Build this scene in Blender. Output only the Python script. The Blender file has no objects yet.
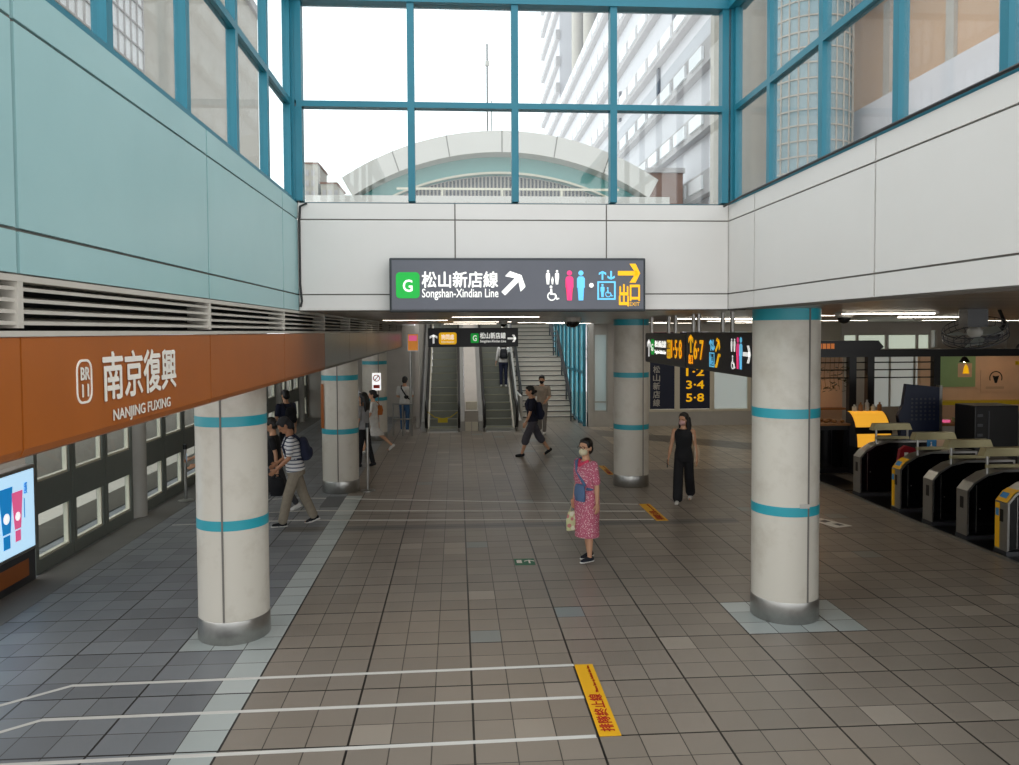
import bpy, bmesh, math, random
from mathutils import Vector, Matrix
random.seed(7)
S = bpy.context.scene
COL = S.collection
PI = math.pi

# ------------------------------------------------------------------ camera
F, YAW, PIT, ROL, CY, H = 792.07, 0.06629, 0.036456, -0.005089, 359.92, 3.1
cam = bpy.data.cameras.new('camera')
cam_o = bpy.data.objects.new('camera', cam); COL.objects.link(cam_o)
cam.sensor_fit = 'HORIZONTAL'; cam.sensor_width = 36.0
cam.lens = F*36.0/1019; cam.shift_y = (CY-382.5)/1019; cam.shift_x = 0
cam.clip_start = 0.05; cam.clip_end = 600
fw = Vector((math.sin(YAW)*math.cos(PIT), math.cos(YAW)*math.cos(PIT), -math.sin(PIT)))
rt = Vector((math.cos(YAW), -math.sin(YAW), 0)); up = rt.cross(fw)
r2 = rt*math.cos(ROL)+up*math.sin(ROL); u2 = -rt*math.sin(ROL)+up*math.cos(ROL)
M = Matrix((r2, u2, -fw)).transposed().to_4x4(); M.translation = (0, 0, H)
cam_o.matrix_world = M
S.camera = cam_o
# ------------------------------------------------------------------ world, exposure
w = bpy.data.worlds.new('overcast'); S.world = w; w.use_nodes = True
w.node_tree.nodes['Background'].inputs[0].default_value = (0.97, 0.985, 1, 1)
w.node_tree.nodes['Background'].inputs[1].default_value = 1.95
S.view_settings.view_transform = 'Standard'; S.view_settings.look = 'None'
S.view_settings.exposure = 0.0; S.view_settings.gamma = 1; S.view_settings.use_curve_mapping = False
S.cycles.max_bounces = 8; S.cycles.transparent_max_bounces = 16
S.cycles.sample_clamp_indirect = 6

# ------------------------------------------------------------------ materials
def lin(c):
    if isinstance(c, str):
        c = [int(c[i:i+2], 16)/255 for i in (0, 2, 4)]
        return tuple(((x/12.92) if x <= .04045 else ((x+.055)/1.055)**2.4) for x in c)
    return c
class NT:
    def __init__(s, name):
        s.m = bpy.data.materials.new(name); s.m.use_nodes = True; s.t = s.m.node_tree; s.n = s.t.nodes
        s.b = s.n['Principled BSDF']; s.out = s.n['Material Output']
    def new(s, t, **k):
        n = s.n.new(t)
        for a, v in k.items(): setattr(n, a, v)
        return n
    def set(s, sock, v):
        if isinstance(v, bpy.types.NodeSocket): s.t.links.new(v, sock)
        else: sock.default_value = v
    def math(s, op, a, b=0.0, c=0.0):
        n = s.new('ShaderNodeMath', operation=op)
        for i, v in enumerate((a, b, c)): s.set(n.inputs[i], v)
        return n.outputs[0]
    def mix(s, f, a, b):
        n = s.new('ShaderNodeMix', data_type='RGBA')
        s.set(n.inputs[0], f)
        s.set(n.inputs[6], a if isinstance(a, bpy.types.NodeSocket) else (*lin(a), 1))
        s.set(n.inputs[7], b if isinstance(b, bpy.types.NodeSocket) else (*lin(b), 1))
        return n.outputs[2]
    def xyz(s, kind='Object'):
        tc = s.new('ShaderNodeTexCoord'); sp = s.new('ShaderNodeSeparateXYZ')
        s.t.links.new(tc.outputs[kind], sp.inputs[0]); return tc.outputs[kind], sp.outputs[0], sp.outputs[1], sp.outputs[2]
    def noise(s, scale, detail=3, vec=None, rough=.5):
        n = s.new('ShaderNodeTexNoise'); n.inputs['Scale'].default_value = scale; n.inputs['Detail'].default_value = detail
        n.inputs['Roughness'].default_value = rough
        if vec is None: vec = s.new('ShaderNodeTexCoord').outputs['Object']
        s.t.links.new(vec, n.inputs['Vector']); return n.outputs[0]
def mat(name, col, rough=.5, metal=0., em=0., var=.06, vscale=3., spec=.5):
    """principled with a little procedural mottling"""
    s = NT(name); c = lin(col)
    if var > 0 and em == 0:
        f = s.noise(vscale, 4)
        s.set(s.b.inputs['Base Color'], s.mix(f, tuple(min(1, x*(1-var*2)) for x in c), tuple(min(1, x*(1+var*2)) for x in c)))
    else: s.b.inputs['Base Color'].default_value = (*c, 1)
    s.b.inputs['Roughness'].default_value = rough; s.b.inputs['Metallic'].default_value = metal
    s.b.inputs['Specular IOR Level'].default_value = spec
    if em > 0:
        s.b.inputs['Emission Color'].default_value = (*c, 1); s.b.inputs['Emission Strength'].default_value = em
    return s.m
def glass(name, tint=(.93, .97, .97), refl=.07, haze=0.0):
    s = NT(name)
    tr = s.new('ShaderNodeBsdfTransparent'); tr.inputs[0].default_value = (*tint, 1)
    gl = s.new('ShaderNodeBsdfGlossy'); gl.inputs['Roughness'].default_value = .02
    mx = s.new('ShaderNodeMixShader'); mx.inputs[0].default_value = refl
    s.t.links.new(tr.outputs[0], mx.inputs[1]); s.t.links.new(gl.outputs[0], mx.inputs[2])
    last = mx
    if haze:
        df = s.new('ShaderNodeBsdfTranslucent'); df.inputs[0].default_value = (.85, .88, .88, 1)
        m2 = s.new('ShaderNodeMixShader'); m2.inputs[0].default_value = haze
        s.t.links.new(mx.outputs[0], m2.inputs[1]); s.t.links.new(df.outputs[0], m2.inputs[2]); last = m2
    s.t.links.new(last.outputs[0], s.out.inputs[0]); return s.m
def stripe_mat(name, a, b, period, duty, axis=2, rough=.8, noise=0.):
    s = NT(name); v = s.xyz(); x = v[1+axis]
    f = s.math('LESS_THAN', s.math('FRACT', s.math('DIVIDE', x, period)), duty)
    s.set(s.b.inputs['Base Color'], s.mix(f, a, b)); s.b.inputs['Roughness'].default_value = rough; return s.m
def ceiling_mat():
    s = NT('linear_metal'); v, x, y, z = s.xyz()
    fr = s.math('FRACT', s.math('DIVIDE', y, .30))
    gap = s.math('LESS_THAN', fr, .05)
    idn = s.math('FLOOR', s.math('DIVIDE', y, .30))
    wn = s.new('ShaderNodeTexWhiteNoise', noise_dimensions='1D'); s.t.links.new(idn, wn.inputs['W'])
    c = s.mix(wn.outputs[0], '8a8178', 'a2988c')
    s.set(s.b.inputs['Base Color'], s.mix(gap, c, '2a2724'))
    s.b.inputs['Metallic'].default_value = .75; s.b.inputs['Roughness'].default_value = .3
    return s.m
TT, TX, TY = .315794, .108693, 5.889737
def floor_mat():
    s = NT('floor_tiles'); v, x, y, z = s.xyz()
    u = s.math('DIVIDE', s.math('SUBTRACT', x, TX), TT); w_ = s.math('DIVIDE', s.math('SUBTRACT', y, TY), TT)
    def grid(q, n, wd):
        fr = s.math('FRACT', s.math('DIVIDE', q, n)); d = s.math('MINIMUM', fr, s.math('SUBTRACT', 1.0, fr))
        return s.math('LESS_THAN', d, wd/(2*TT*n))
    thin = s.math('MAXIMUM', grid(u, 1., .009), grid(w_, 1., .009))
    thick = s.math('MAXIMUM', grid(u, 3., .018), grid(w_, 3., .018))
    cmb = s.new('ShaderNodeCombineXYZ'); s.t.links.new(s.math('FLOOR', u), cmb.inputs[0]); s.t.links.new(s.math('FLOOR', w_), cmb.inputs[1])
    wn = s.new('ShaderNodeTexWhiteNoise', noise_dimensions='2D'); s.t.links.new(cmb.outputs[0], wn.inputs['Vector'])
    r = wn.outputs[0]
    c = s.mix(r, '857d73', '938a7f')
    odd = s.math('GREATER_THAN', r, .975); c = s.mix(odd, c, 'a39a8e')
    odd2 = s.math('LESS_THAN', r, .008); c = s.mix(odd2, c, '87908f')
    # worn warm patches
    n = s.noise(.22, 2); wm = s.new('ShaderNodeMapRange'); s.t.links.new(n, wm.inputs[0]); wm.inputs[1].default_value = .45; wm.inputs[2].default_value = .65; wm.inputs[4].default_value = .5
    c = s.mix(wm.outputs[0], c, '8f806f')
    def rng(q, a, b): return s.math('MULTIPLY', s.math('GREATER_THAN', q, a), s.math('LESS_THAN', q, b))
    def rect(x0, x1, y0, y1): return s.math('MULTIPLY', rng(x, x0, x1), rng(y, y0, y1))
    T = lambda i: TX+TT*i
    U = lambda j: TY+TT*j
    plat = rect(-9., T(-7), -9, 40); c = s.mix(plat, c, s.mix(r, '767a7e', '8a8f93'))  # blue-grey reflection on the platform side painted into the tile colour
    concr = rect(T(13), 40, U(36), 60); c = s.mix(concr, c, s.mix(r, 'aa9f8e', 'bdb2a0'))
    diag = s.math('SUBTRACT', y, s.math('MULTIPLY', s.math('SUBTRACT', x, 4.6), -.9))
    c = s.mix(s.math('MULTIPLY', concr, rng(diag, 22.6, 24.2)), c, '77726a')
    band = rect(T(-9), T(14), U(20.55), U(21.5)); c = s.mix(band, c, '6c6a66')
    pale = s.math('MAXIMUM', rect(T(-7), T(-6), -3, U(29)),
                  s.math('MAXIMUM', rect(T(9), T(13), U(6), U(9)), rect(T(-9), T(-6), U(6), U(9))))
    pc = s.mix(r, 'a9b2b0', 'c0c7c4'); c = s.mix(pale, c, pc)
    c = s.mix(s.math('MULTIPLY', thin, .9), c, '36322d'); c = s.mix(thick, c, '1d1b19')
    s.set(s.b.inputs['Base Color'], c)
    rn = s.noise(2.5, 3)
    s.set(s.b.inputs['Roughness'], s.math('ADD', s.math('MULTIPLY', rn, .12), .30))
    return s.m
def spots_mat(name, base, dot, dot2, scale):
    s = NT(name); v = s.new('ShaderNodeTexVoronoi'); v.inputs['Scale'].default_value = scale
    tc = s.new('ShaderNodeTexCoord'); s.t.links.new(tc.outputs['Object'], v.inputs['Vector'])
    f = s.math('LESS_THAN', v.outputs['Distance'], .42)
    sp = s.new('ShaderNodeSeparateColor'); s.t.links.new(v.outputs['Color'], sp.inputs[0])
    d = s.mix(s.math('GREATER_THAN', sp.outputs[0], .5), dot, dot2)
    s.set(s.b.inputs['Base Color'], s.mix(f, base, d)); s.b.inputs['Roughness'].default_value = .85; return s.m
def pillar_mat():
    s = NT('pillar_enamel'); v, x, y, z = s.xyz()
    n = s.noise(2.2, 5, rough=.65); mr = s.new('ShaderNodeMapRange'); s.t.links.new(n, mr.inputs[0]); mr.inputs[1].default_value = .5; mr.inputs[2].default_value = .72
    s.set(s.b.inputs['Base Color'], s.mix(mr.outputs[0], 'd3cec2', 'c2bbad')); s.b.inputs['Roughness'].default_value = .34
    return s.m
def wall_mat(name, a, b, rough=.4):
    s = NT(name); n = s.noise(1.1, 5, rough=.6)
    s.set(s.b.inputs['Base Color'], s.mix(n, a, b)); s.b.inputs['Roughness'].default_value = rough; return s.m
MT = dict(
 white=wall_mat('white_panel', 'd2cfca', 'dcd9d5'), teal=wall_mat('teal_panel', '8fb6b8', 'a0c6c7', .32), joint=mat('joint_grey', '77736d', .8),
 frame=mat('teal_frame', '166f82', .4), orange=mat('orange_panel', 'a45a20', .35), bronze=mat('bronze_panel', '857a70', .28, .6),
 louver=mat('louver_white', 'bdb8ae', .5), dark=mat('dark_void', '15171a', .7), black=mat('satin_black', '0c0c0e', .35), gloss_black=mat('gloss_black', '08080a', .12),
 steel=mat('brushed_steel', 'a9a8a4', .3, .9, vscale=20), steel_dark=mat('dark_steel', '55565a', .4, .7), brass=mat('brass_hood', 'b3aa84', .35, .7),
 band=mat('teal_band', '2aa0b0', .35), ceil=ceiling_mat(), floor=floor_mat(), pillar=pillar_mat(),
 pane=glass('clear_pane'), pane_hazy=glass('hazy_pane', (.94, .96, .96), .06, .03), frost=glass('frosted_pane', (.9, .97, .92), .05, .75), cyan=glass('cyan_pane', (.35, .8, .9), .08, .35),
 doorgrey=mat('door_grey', '757b75', .4), cream=mat('cream_trim', 'd9d3c0', .6), plat_edge=mat('platform_edge', '7a7873', .7), concrete=mat('concrete', 'b5aea2', .9), concrete_dk=mat('track_bed', '34322f', .95),
 sign_grey=mat('sign_face_grey', '62646d', .45), sign_black=mat('sign_face_black', '10131c', .4), sign_edge=mat('sign_edge', '2c3236', .4), navy=mat('navy_panel', '16203a', .4),
 lw=mat('letter_white', 'f4f4f0', .5, 0, .55, 0), lg=mat('letter_green', '08a83c', .5, 0, .45, 0), ly=mat('letter_yellow', 'f2b50e', .5, 0, .6, 0),
 lp=mat('letter_pink', 'ee3f80', .5, 0, .5, 0), lb=mat('letter_blue', '6cc7ee', .5, 0, .55, 0), paint_white=mat('painted_white', 'f0ece2', .5, var=0),
 ink_red=mat('ink_red', 'c22a16', .6, var=0), yellow=mat('sticker_yellow', 'f0b414', .5, var=.03), line=mat('tape_white', 'd9d8d2', .5, var=.04), green=mat('sticker_green', '1e6b4a', .5),
 ad=mat('ad_lit', 'b7dcf5', .4, 0, .9, 0), ad_blue=mat('ad_blue', '1787cf', .4, 0, .6, 0), ad_pink=mat('ad_pink', 'f0669a', .4, 0, .6, 0), ad_white=mat('ad_white', 'f6f6f6', .4, 0, .9, 0),
 red=mat('red_plastic', '8e1826', .4), sticker_blue=mat('sticker_blue', '2c86c2', .4), tube=mat('lamp_tube', 'fff3e0', .4, 0, 13., 0), warm=mat('warm_glow', 'f0ac36', .4, 0, .8, 0),
 wood=mat('warm_wood', '9a6838', .5), peach=mat('peach_wall', 'd9b696', .7), yline=mat('yellow_strip', 'c9b21e', .6), poster_green=mat('poster_green', '8fae7a', .5), poster_tan=mat('poster_tan', 'd8b594', .5),
 skin=mat('skin', 'c89878', .55, var=.03), skin_tan=mat('skin_tan', 'a87656', .55, var=.03), hair=mat('hair_black', '12100f', .45, var=.2, vscale=40), eye=mat('eye_dark', '140f0d', .2), lips=mat('lips', '9a5a50', .5),
 grey_paint=mat('grey_paint', 'b9b7b0', .5), stair=mat('stair_stone', 'bdb5a9', .6), nosing=mat('stair_nosing', '4d4a45', .7), esc_step=mat('escalator_step', '7a7c72', .45, .2), esc_edge=mat('escalator_edge', '8d8a58', .5), rubber=mat('rubber_black', '0d0d0d', .45),
 arch=wall_mat('arch_white', 'cdc8c2', 'd6d2cc', .7), arch_teal=mat('arch_teal', '6fa9a4', .6), bld=mat('facade_white', 'd0ced2', .7, var=.03, vscale=.2), bld_band=mat('facade_band', 'b3aeae', .8, var=.03), bld_win=mat('facade_window', 'e4e4e6', .3, var=.02), bld_dark=mat('facade_dark', '4a4e5c', .6),
 bld_tan=mat('facade_tan', 'c2a286', .8, var=.05, vscale=.4), bld_beige=mat('facade_beige', 'b5aea4', .8), bld_glass=mat('facade_glass', '8ca3aa', .15), brick=mat('brick_brown', '8c6e62', .9), fanblade=glass('fan_blade', (.5, .68, .66), .1, .8))

# ------------------------------------------------------------------ mesh builder
class MB:
    def __init__(s): s.v = []; s.f = []; s.mi = []
    def add(s, verts, faces, m=0):
        o = len(s.v); s.v += [tuple(p) for p in verts]; s.f += [tuple(i+o for i in f) for f in faces]; s.mi += [m]*len(faces); return s
    def box(s, x0, x1, y0, y1, z0, z1, m=0, bev=0.0):
        if bev <= 0:
            return s.add([(x, y, z) for x in (x0, x1) for y in (y0, y1) for z in (z0, z1)],
                  [(0, 1, 3, 2), (4, 6, 7, 5), (0, 4, 5, 1), (2, 3, 7, 6), (0, 2, 6, 4), (1, 5, 7, 3)], m)
        bm = bmesh.new(); bmesh.ops.create_cube(bm, size=1)
        for v in bm.verts: v.co = Vector(((x0+x1)/2+v.co.x*(x1-x0), (y0+y1)/2+v.co.y*(y1-y0), (z0+z1)/2+v.co.z*(z1-z0)))
        bmesh.ops.bevel(bm, geom=bm.edges[:], offset=bev, segments=2, affect='EDGES', profile=.5)
        return s.bm(bm, m)
    def bm(s, bm, m=0, mtx=None):
        bm.verts.index_update()
        vs = [(mtx @ v.co if mtx else v.co) for v in bm.verts]; fs = [[v.index for v in f.verts] for f in bm.faces]
        bm.free(); return s.add(vs, fs, m)
    def prism(s, poly, fr, d0, d1, m=0):
        """poly of (u,v) in frame fr=(o,U,V,N), extruded along N from d0 to d1"""
        o, U, V, N = [Vector(a) for a in fr]; n = len(poly)
        vs = [o+U*a+V*b+N*d0 for a, b in poly]+[o+U*a+V*b+N*d1 for a, b in poly]
        fs = [tuple(range(n))[::-1], tuple(range(n, 2*n))]+[(i, (i+1) % n, n+(i+1) % n, n+i) for i in range(n)]
        bm = bmesh.new(); bv = [bm.verts.new(p) for p in vs]
        for f in fs: bm.faces.new([bv[i] for i in f])
        bmesh.ops.triangulate(bm, faces=[f for f in bm.faces if len(f.verts) > 4])
        return s.bm(bm, m)
    def tube(s, pts, r, n=10, m=0, closed=False):
        pts = [Vector(p) for p in pts]; rings = []; k = len(pts); prev = None
        for i, p in enumerate(pts):
            a = pts[i-1] if (i > 0 or closed) else p; b = pts[(i+1) % k] if (i < k-1 or closed) else p
            t = (b-a).normalized()
            if prev is None: x = t.orthogonal().normalized()
            else: x = (prev-t*prev.dot(t)).normalized()
            prev = x; y = t.cross(x); rr = r[i] if isinstance(r, (list, tuple)) else r
            rings.append([p+(x*math.cos(2*PI*j/n)+y*math.sin(2*PI*j/n))*rr for j in range(n)])
        vs = [v for q in rings for v in q]; fs = []
        for i in range(k if closed else k-1):
            i2 = (i+1) % k
            for j in range(n): fs.append((i*n+j, i*n+(j+1) % n, i2*n+(j+1) % n, i2*n+j))
        if not closed: fs += [tuple(range(n))[::-1], tuple(range((k-1)*n, k*n))]
        return s.add(vs, fs, m)
    def lathe(s, prof, c=(0, 0, 0), n=32, m=0, a0=0., a1=2*PI):
        full = abs(a1-a0-2*PI) < 1e-6; vs = []; fs = []; q = n if full else n+1
        for r, z in prof:
            for j in range(q): a = a0+(a1-a0)*j/n; vs.append((c[0]+r*math.cos(a), c[1]+r*math.sin(a), c[2]+z))
        for i in range(len(prof)-1):
            for j in range(n): j2 = (j+1) % q; fs.append((i*q+j, i*q+j2, (i+1)*q+j2, (i+1)*q+j))
        return s.add(vs, fs, m)
    def ball(s, c, r, n=12, m=0):
        bm = bmesh.new(); bmesh.ops.create_uvsphere(bm, u_segments=n, v_segments=max(6, n*2//3), radius=1)
        rr = r if isinstance(r, (tuple, list)) else (r, r, r)
        for v in bm.verts: v.co = Vector((c[0]+v.co.x*rr[0], c[1]+v.co.y*rr[1], c[2]+v.co.z*rr[2]))
        return s.bm(bm, m)
    def build(s, name, mats, parent=None, smooth=False, world=False, label=None):
        me = bpy.data.meshes.new(name)
        vs = s.v
        if world and parent is not None: L = parent.location; vs = [(a-L.x, b-L.y, c-L.z) for a, b, c in vs]
        me.from_pydata(vs, [], s.f)
        if not isinstance(mats, (list, tuple)): mats = [mats]
        for q in mats: me.materials.append(MT[q] if isinstance(q, str) else q)
        me.polygons.foreach_set('material_index', s.mi)
        bm = bmesh.new(); bm.from_mesh(me); bmesh.ops.recalc_face_normals(bm, faces=bm.faces[:]); bm.to_mesh(me); bm.free()
        if smooth:
            me.polygons.foreach_set('use_smooth', [True]*len(me.polygons))
            me.set_sharp_from_angle(angle=math.radians(40))
        o = bpy.data.objects.new(name, me); COL.objects.link(o)
        if parent is not None: o.parent = parent
        if label: o['label'] = label
        return o
def tag(o, label, cat, group=None, kind=None):
    o['label'] = label; o['category'] = cat
    if group: o['group'] = group
    if kind: o['kind'] = kind
    return o
def thing(name, label, cat, loc=(0, 0, 0), rz=0., group=None, kind=None):
    o = bpy.data.objects.new(name, None); COL.objects.link(o); o.location = loc; o.rotation_euler = (0, 0, rz); o.empty_display_size = .2
    return tag(o, label, cat, group, kind)
def struct(o): o['kind'] = 'structure'; return o
def dup(root, loc, label=None, rz=None, group=None):
    r = root.copy(); COL.objects.link(r); r.location = loc
    if rz is not None: r.rotation_euler = (0, 0, rz)
    if label: r['label'] = label
    if group: r['group'] = group
    for ch in list(root.children):
        c = ch.copy(); COL.objects.link(c); c.parent = r
        for g in list(ch.children):
            d = g.copy(); COL.objects.link(d); d.parent = c
    return r
def evaluated(o):
    bpy.context.view_layer.update(); dg = bpy.context.evaluated_depsgraph_get()
    return bpy.data.meshes.new_from_object(o.evaluated_get(dg))
_txt = {}
def glyphs(txt, bold):
    if (txt, bold) in _txt: return _txt[txt, bold]
    cu = bpy.data.curves.new('t', 'FONT'); cu.body = txt; cu.size = 1; cu.offset = bold; cu.resolution_u = 3
    o = bpy.data.objects.new('t', cu); COL.objects.link(o); me = evaluated(o)
    vs = [tuple(v.co) for v in me.vertices]; fs = [tuple(p.vertices) for p in me.polygons]
    bpy.data.objects.remove(o); bpy.data.meshes.remove(me)
    _txt[txt, bold] = (vs, fs); return vs, fs
def text(mb, txt, fr, u0, v0, u1, v1, d=.004, bold=.018, m=0):
    k = bold*(.55 if any(ord(q) < 256 for q in txt) else .75)
    for i in range(8 if bold > .012 else 1):
        a = PI/4*i; q = k if bold > .012 else 0
        text1(mb, txt, fr, u0, v0, u1, v1, d+i*.0005, m, q*math.cos(a), q*math.sin(a))
def text1(mb, txt, fr, u0, v0, u1, v1, d, m, ox, oy):
    """lettering stretched into the rectangle u0..u1 x v0..v1 of frame fr"""
    vs, fs = glyphs(txt, 0.); o, U, V, N = [Vector(a) for a in fr]
    xs = [v[0] for v in vs]; ys = [v[1] for v in vs]; xa, xb, ya, yb = min(xs), max(xs), min(ys), max(ys)
    P = [o+U*(u0+(x+ox-xa)/(xb-xa)*(u1-u0))+V*(v0+(y+oy-ya)/(yb-ya)*(v1-v0))+N*d for x, y, z in vs]
    mb.add(P, fs, m)
def circ(u, v, r, n=20, ry=None): return [(u+r*math.cos(2*PI*i/n), v+(ry or r)*math.sin(2*PI*i/n)) for i in range(n)]
def rrect(u0, v0, u1, v1, r, n=5):
    o = []
    for cx, cy, a in ((u1-r, v1-r, 0), (u0+r, v1-r, PI/2), (u0+r, v0+r, PI), (u1-r, v0+r, 1.5*PI)):
        o += [(cx+r*math.cos(a+PI/2*i/n), cy+r*math.sin(a+PI/2*i/n)) for i in range(n+1)]
    return o
def rect(u0, v0, u1, v1): return [(u0, v0), (u1, v0), (u1, v1), (u0, v1)]
def arrow(mb, fr, cu, cv, L, ang, d, m=0, wd=.16, w2=.16):
    """bold chevron arrow of length L pointing along ang"""
    c, s_ = math.cos(ang), math.sin(ang); h = wd/2*1.25
    for P in ([(-.5, -wd/2), (.38, -wd/2), (.38, wd/2), (-.5, wd/2)],
              [(.5, 0), (.5-h*1.6, 0), (.02, .42), (.02+h*2.2, .42)][::-1],
              [(.5, 0), (.5-h*1.6, 0), (.02, -.42), (.02+h*2.2, -.42)]):
        mb.prism([(cu+L*(c*a-s_*b), cv+L*(s_*a+c*b)) for a, b in P], fr, 0, d, m)
def man(mb, fr, cu, v0, h, d, m=0, wdt=.3):
    mb.prism(circ(cu, v0+h*.9, h*.085), fr, 0, d, m)
    w = h*wdt/2
    mb.prism([(cu-w, v0+h*.42), (cu-w, v0+h*.72), (cu-w*.6, v0+h*.79), (cu+w*.6, v0+h*.79), (cu+w, v0+h*.72), (cu+w, v0+h*.42), (cu+w*.66, v0+h*.42), (cu+w*.6, v0), (cu+w*.08, v0), (cu, v0+h*.38), (cu-w*.08, v0), (cu-w*.6, v0), (cu-w*.66, v0+h*.42)], fr, 0, d, m)
def ring(mb, fr, cu, cv, r, t, d, m=0, a0=0., a1=2*PI, n=20):
    P = [(cu+r*math.cos(a0+(a1-a0)*i/n), cv+r*math.sin(a0+(a1-a0)*i/n)) for i in range(n+1)]
    Q = [(cu+(r-t)*math.cos(a0+(a1-a0)*i/n), cv+(r-t)*math.sin(a0+(a1-a0)*i/n)) for i in range(n+1)]
    for i in range(n): mb.prism([P[i], P[i+1], Q[i+1], Q[i]], fr, 0, d, m)
def wheelchair(mb, fr, cu, cv, h, d, m=0):
    ring(mb, fr, cu-.05*h, cv-.18*h, .3*h, .08*h, d, m, PI*.6, PI*2.1)
    mb.prism(circ(cu-.1*h, cv+.42*h, .09*h), fr, 0, d, m)
    mb.prism([(cu-.15*h, cv+.3*h), (cu-.03*h, cv+.3*h), (cu, cv), (cu+.2*h, cv), (cu+.32*h, cv-.32*h), (cu+.42*h, cv-.28*h), (cu+.45*h, cv-.36*h), (cu+.26*h, cv-.42*h), (cu+.14*h, cv-.1*h), (cu-.14*h, cv-.1*h)], fr, 0, d, m)
def frame_rect(mb, fr, u0, v0, u1, v1, t, d, m=0):
    for q in ((u0, v0, u1, v0+t), (u0, v1-t, u1, v1), (u0, v0+t, u0+t, v1-t), (u1-t, v0+t, u1, v1-t)): mb.prism(rect(*q), fr, 0, d, m)

# ================================================================== SETTING
XL, XR, YF, CZ = -1.64, 2.93, 8.40, 3.32
SILL, MID, TOP = 4.445, 5.465, 6.545
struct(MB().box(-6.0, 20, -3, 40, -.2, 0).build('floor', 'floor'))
# soffit around the glazed hall (the hall itself is open to its glass lantern)
c = MB()
c.box(-6.0, XL-.301, -2, 24.2, CZ, CZ+.25); c.box(XL-.301, XR+.301, YF+.301, 24.2, CZ, CZ+.25); c.box(XR+.301, 17.4, -2, 24.2, CZ, CZ+.25)
c.box(4.38, 17.4, 24.2, 25.2, CZ, CZ+.25); c.box(-6, -1.9, 24.2, 36, CZ, CZ+.25)
struct(c.build('ceiling', 'ceil'))
# --- upper walls of panels with open joints
def panels(name, side, mats, ys, zs, th=.04, g=.007):
    mb = MB()
    for a, b in zip(ys, ys[1:]):
        for p, q in zip(zs, zs[1:]):
            if side == 'left': mb.box(XL-th, XL, a+.012, b-.012, p+g, q-g, 0)
            elif side == 'right': mb.box(XR, XR+th, a+.010, b-.010, p+g, q-g, 0)
            else: mb.box(a+g, b-g, YF, YF+th, p+g, q-g, 0)
    if side == 'left': mb.box(XL-.3, XL-.015, ys[0], ys[-1], zs[0], zs[-1], 1)
    elif side == 'right': mb.box(XR+.015, XR+.3, ys[0], ys[-1], zs[0], zs[-1], 1)
    else: mb.box(ys[0], ys[-1], YF+.015, YF+.3, zs[0], zs[-1], 1)
    return struct(mb.build(name, mats))
panels('wall_left', 'left', ['teal', 'joint'], [-1.5, .82, 3.10, 5.40, 7.68, YF+.02], [CZ, 3.49, 4.27, SILL])
panels('wall_right', 'right', ['white', 'joint'], [-1.5, .9, 3.14, 5.40, 7.66, YF+.02], [CZ, 3.49, 4.27, SILL])
panels('wall_front', 'front', ['white', 'joint'], [XL, -.01, 1.60, XR], [CZ, 3.49, 4.27, SILL])
# --- lantern windows
def lantern(name, side, cuts, y0, y1, pane):
    f = lambda a0, a1, z0, z1, mb, off=0.05, th=(.12 if side == 'front' else .075): (mb.box(XL-.17+off, XL-.17+off+th, a0, a1, z0, z1) if side == 'left' else
        mb.box(XR+.17-off-th, XR+.17-off, a0, a1, z0, z1) if side == 'right' else mb.box(a0, a1, YF+.17-off-th, YF+.17-off, z0, z1))
    root = thing(name, name, 'window'); del root['label']; del root['category']; struct(root)
    sb_ = SILL+(.02 if side == 'front' else .035)
    mb = MB(); f(y0, y1, SILL, SILL+(.02 if side == 'front' else .035), mb, .0 if side != 'front' else -.05, .155 if side != 'front' else .12); f(y0, y1, MID-.03, MID+.03, mb); f(y0, y1, TOP-.03, TOP+.12, mb, .0, .19)
    mb.build('window_frame', 'frame', root)
    for q in cuts:
        mb = MB(); f(q-.036, q+.036, sb_, MID-.03, mb); f(q-.036, q+.036, MID+.03, TOP-.03, mb); mb.build('mullion', 'frame', root)
    if side == 'front':
        for a, b in ((XL-.13, XL-.015), (XR+.015, XR+.13)): MB().box(a, b, YF-.01, YF+.14, SILL, TOP+.1).build('corner_post', 'frame', root)
    e = [y0]+list(cuts)+[y1]; e = sorted(set(e))
    for a, b in zip(e, e[1:]):
        for p, q in ((sb_, MID-.03), (MID+.03, TOP-.03)):
            mb = MB(); f(a+.03, b-.03, p, q, mb, .10 if side == 'front' else .08, .012); mb.build('pane', pane, root)
lantern('window_1', 'front', [XL+.02, -.46, .63, 1.68, XR-.04], XL, XR, 'pane')
lantern('window_2', 'left', [.65, 1.78, 2.92, 4.06, 5.21, 6.35, 7.37, YF-.03], -1.5, YF, 'pane')
lantern('window_3', 'right', [.75, 1.9, 3.03, 4.17, 5.24, 6.36, 7.45, YF-.03], -1.5, YF, 'pane_hazy')
# cable along the right sill and down the left corner
def cable(name, pts, label, r=.012):
    return tag(MB().tube(pts, r, 8).build(name, 'rubber', smooth=True), label, 'cable')
cable('cable', [(XR-.013, y, SILL+.02) for y in (-1.4, 2, 5, 8.0)]+[(XR-.03, 8.25, SILL+.0), (XR-.06, 8.38, SILL-.02)], 'black cable running along the foot of the right-hand windows')
cable('cable', [(XL+.10, YF-.013, SILL-.01), (XL+.03, YF-.013, SILL-.04), (XL+.02, YF-.014, SILL-.2), (XL+.02, YF-.014, 3.6), (XL+.035, YF-.014, 3.42), (XL+.02, YF-.014, 3.36)], 'black cable hanging down the left corner of the white front wall')
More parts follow.
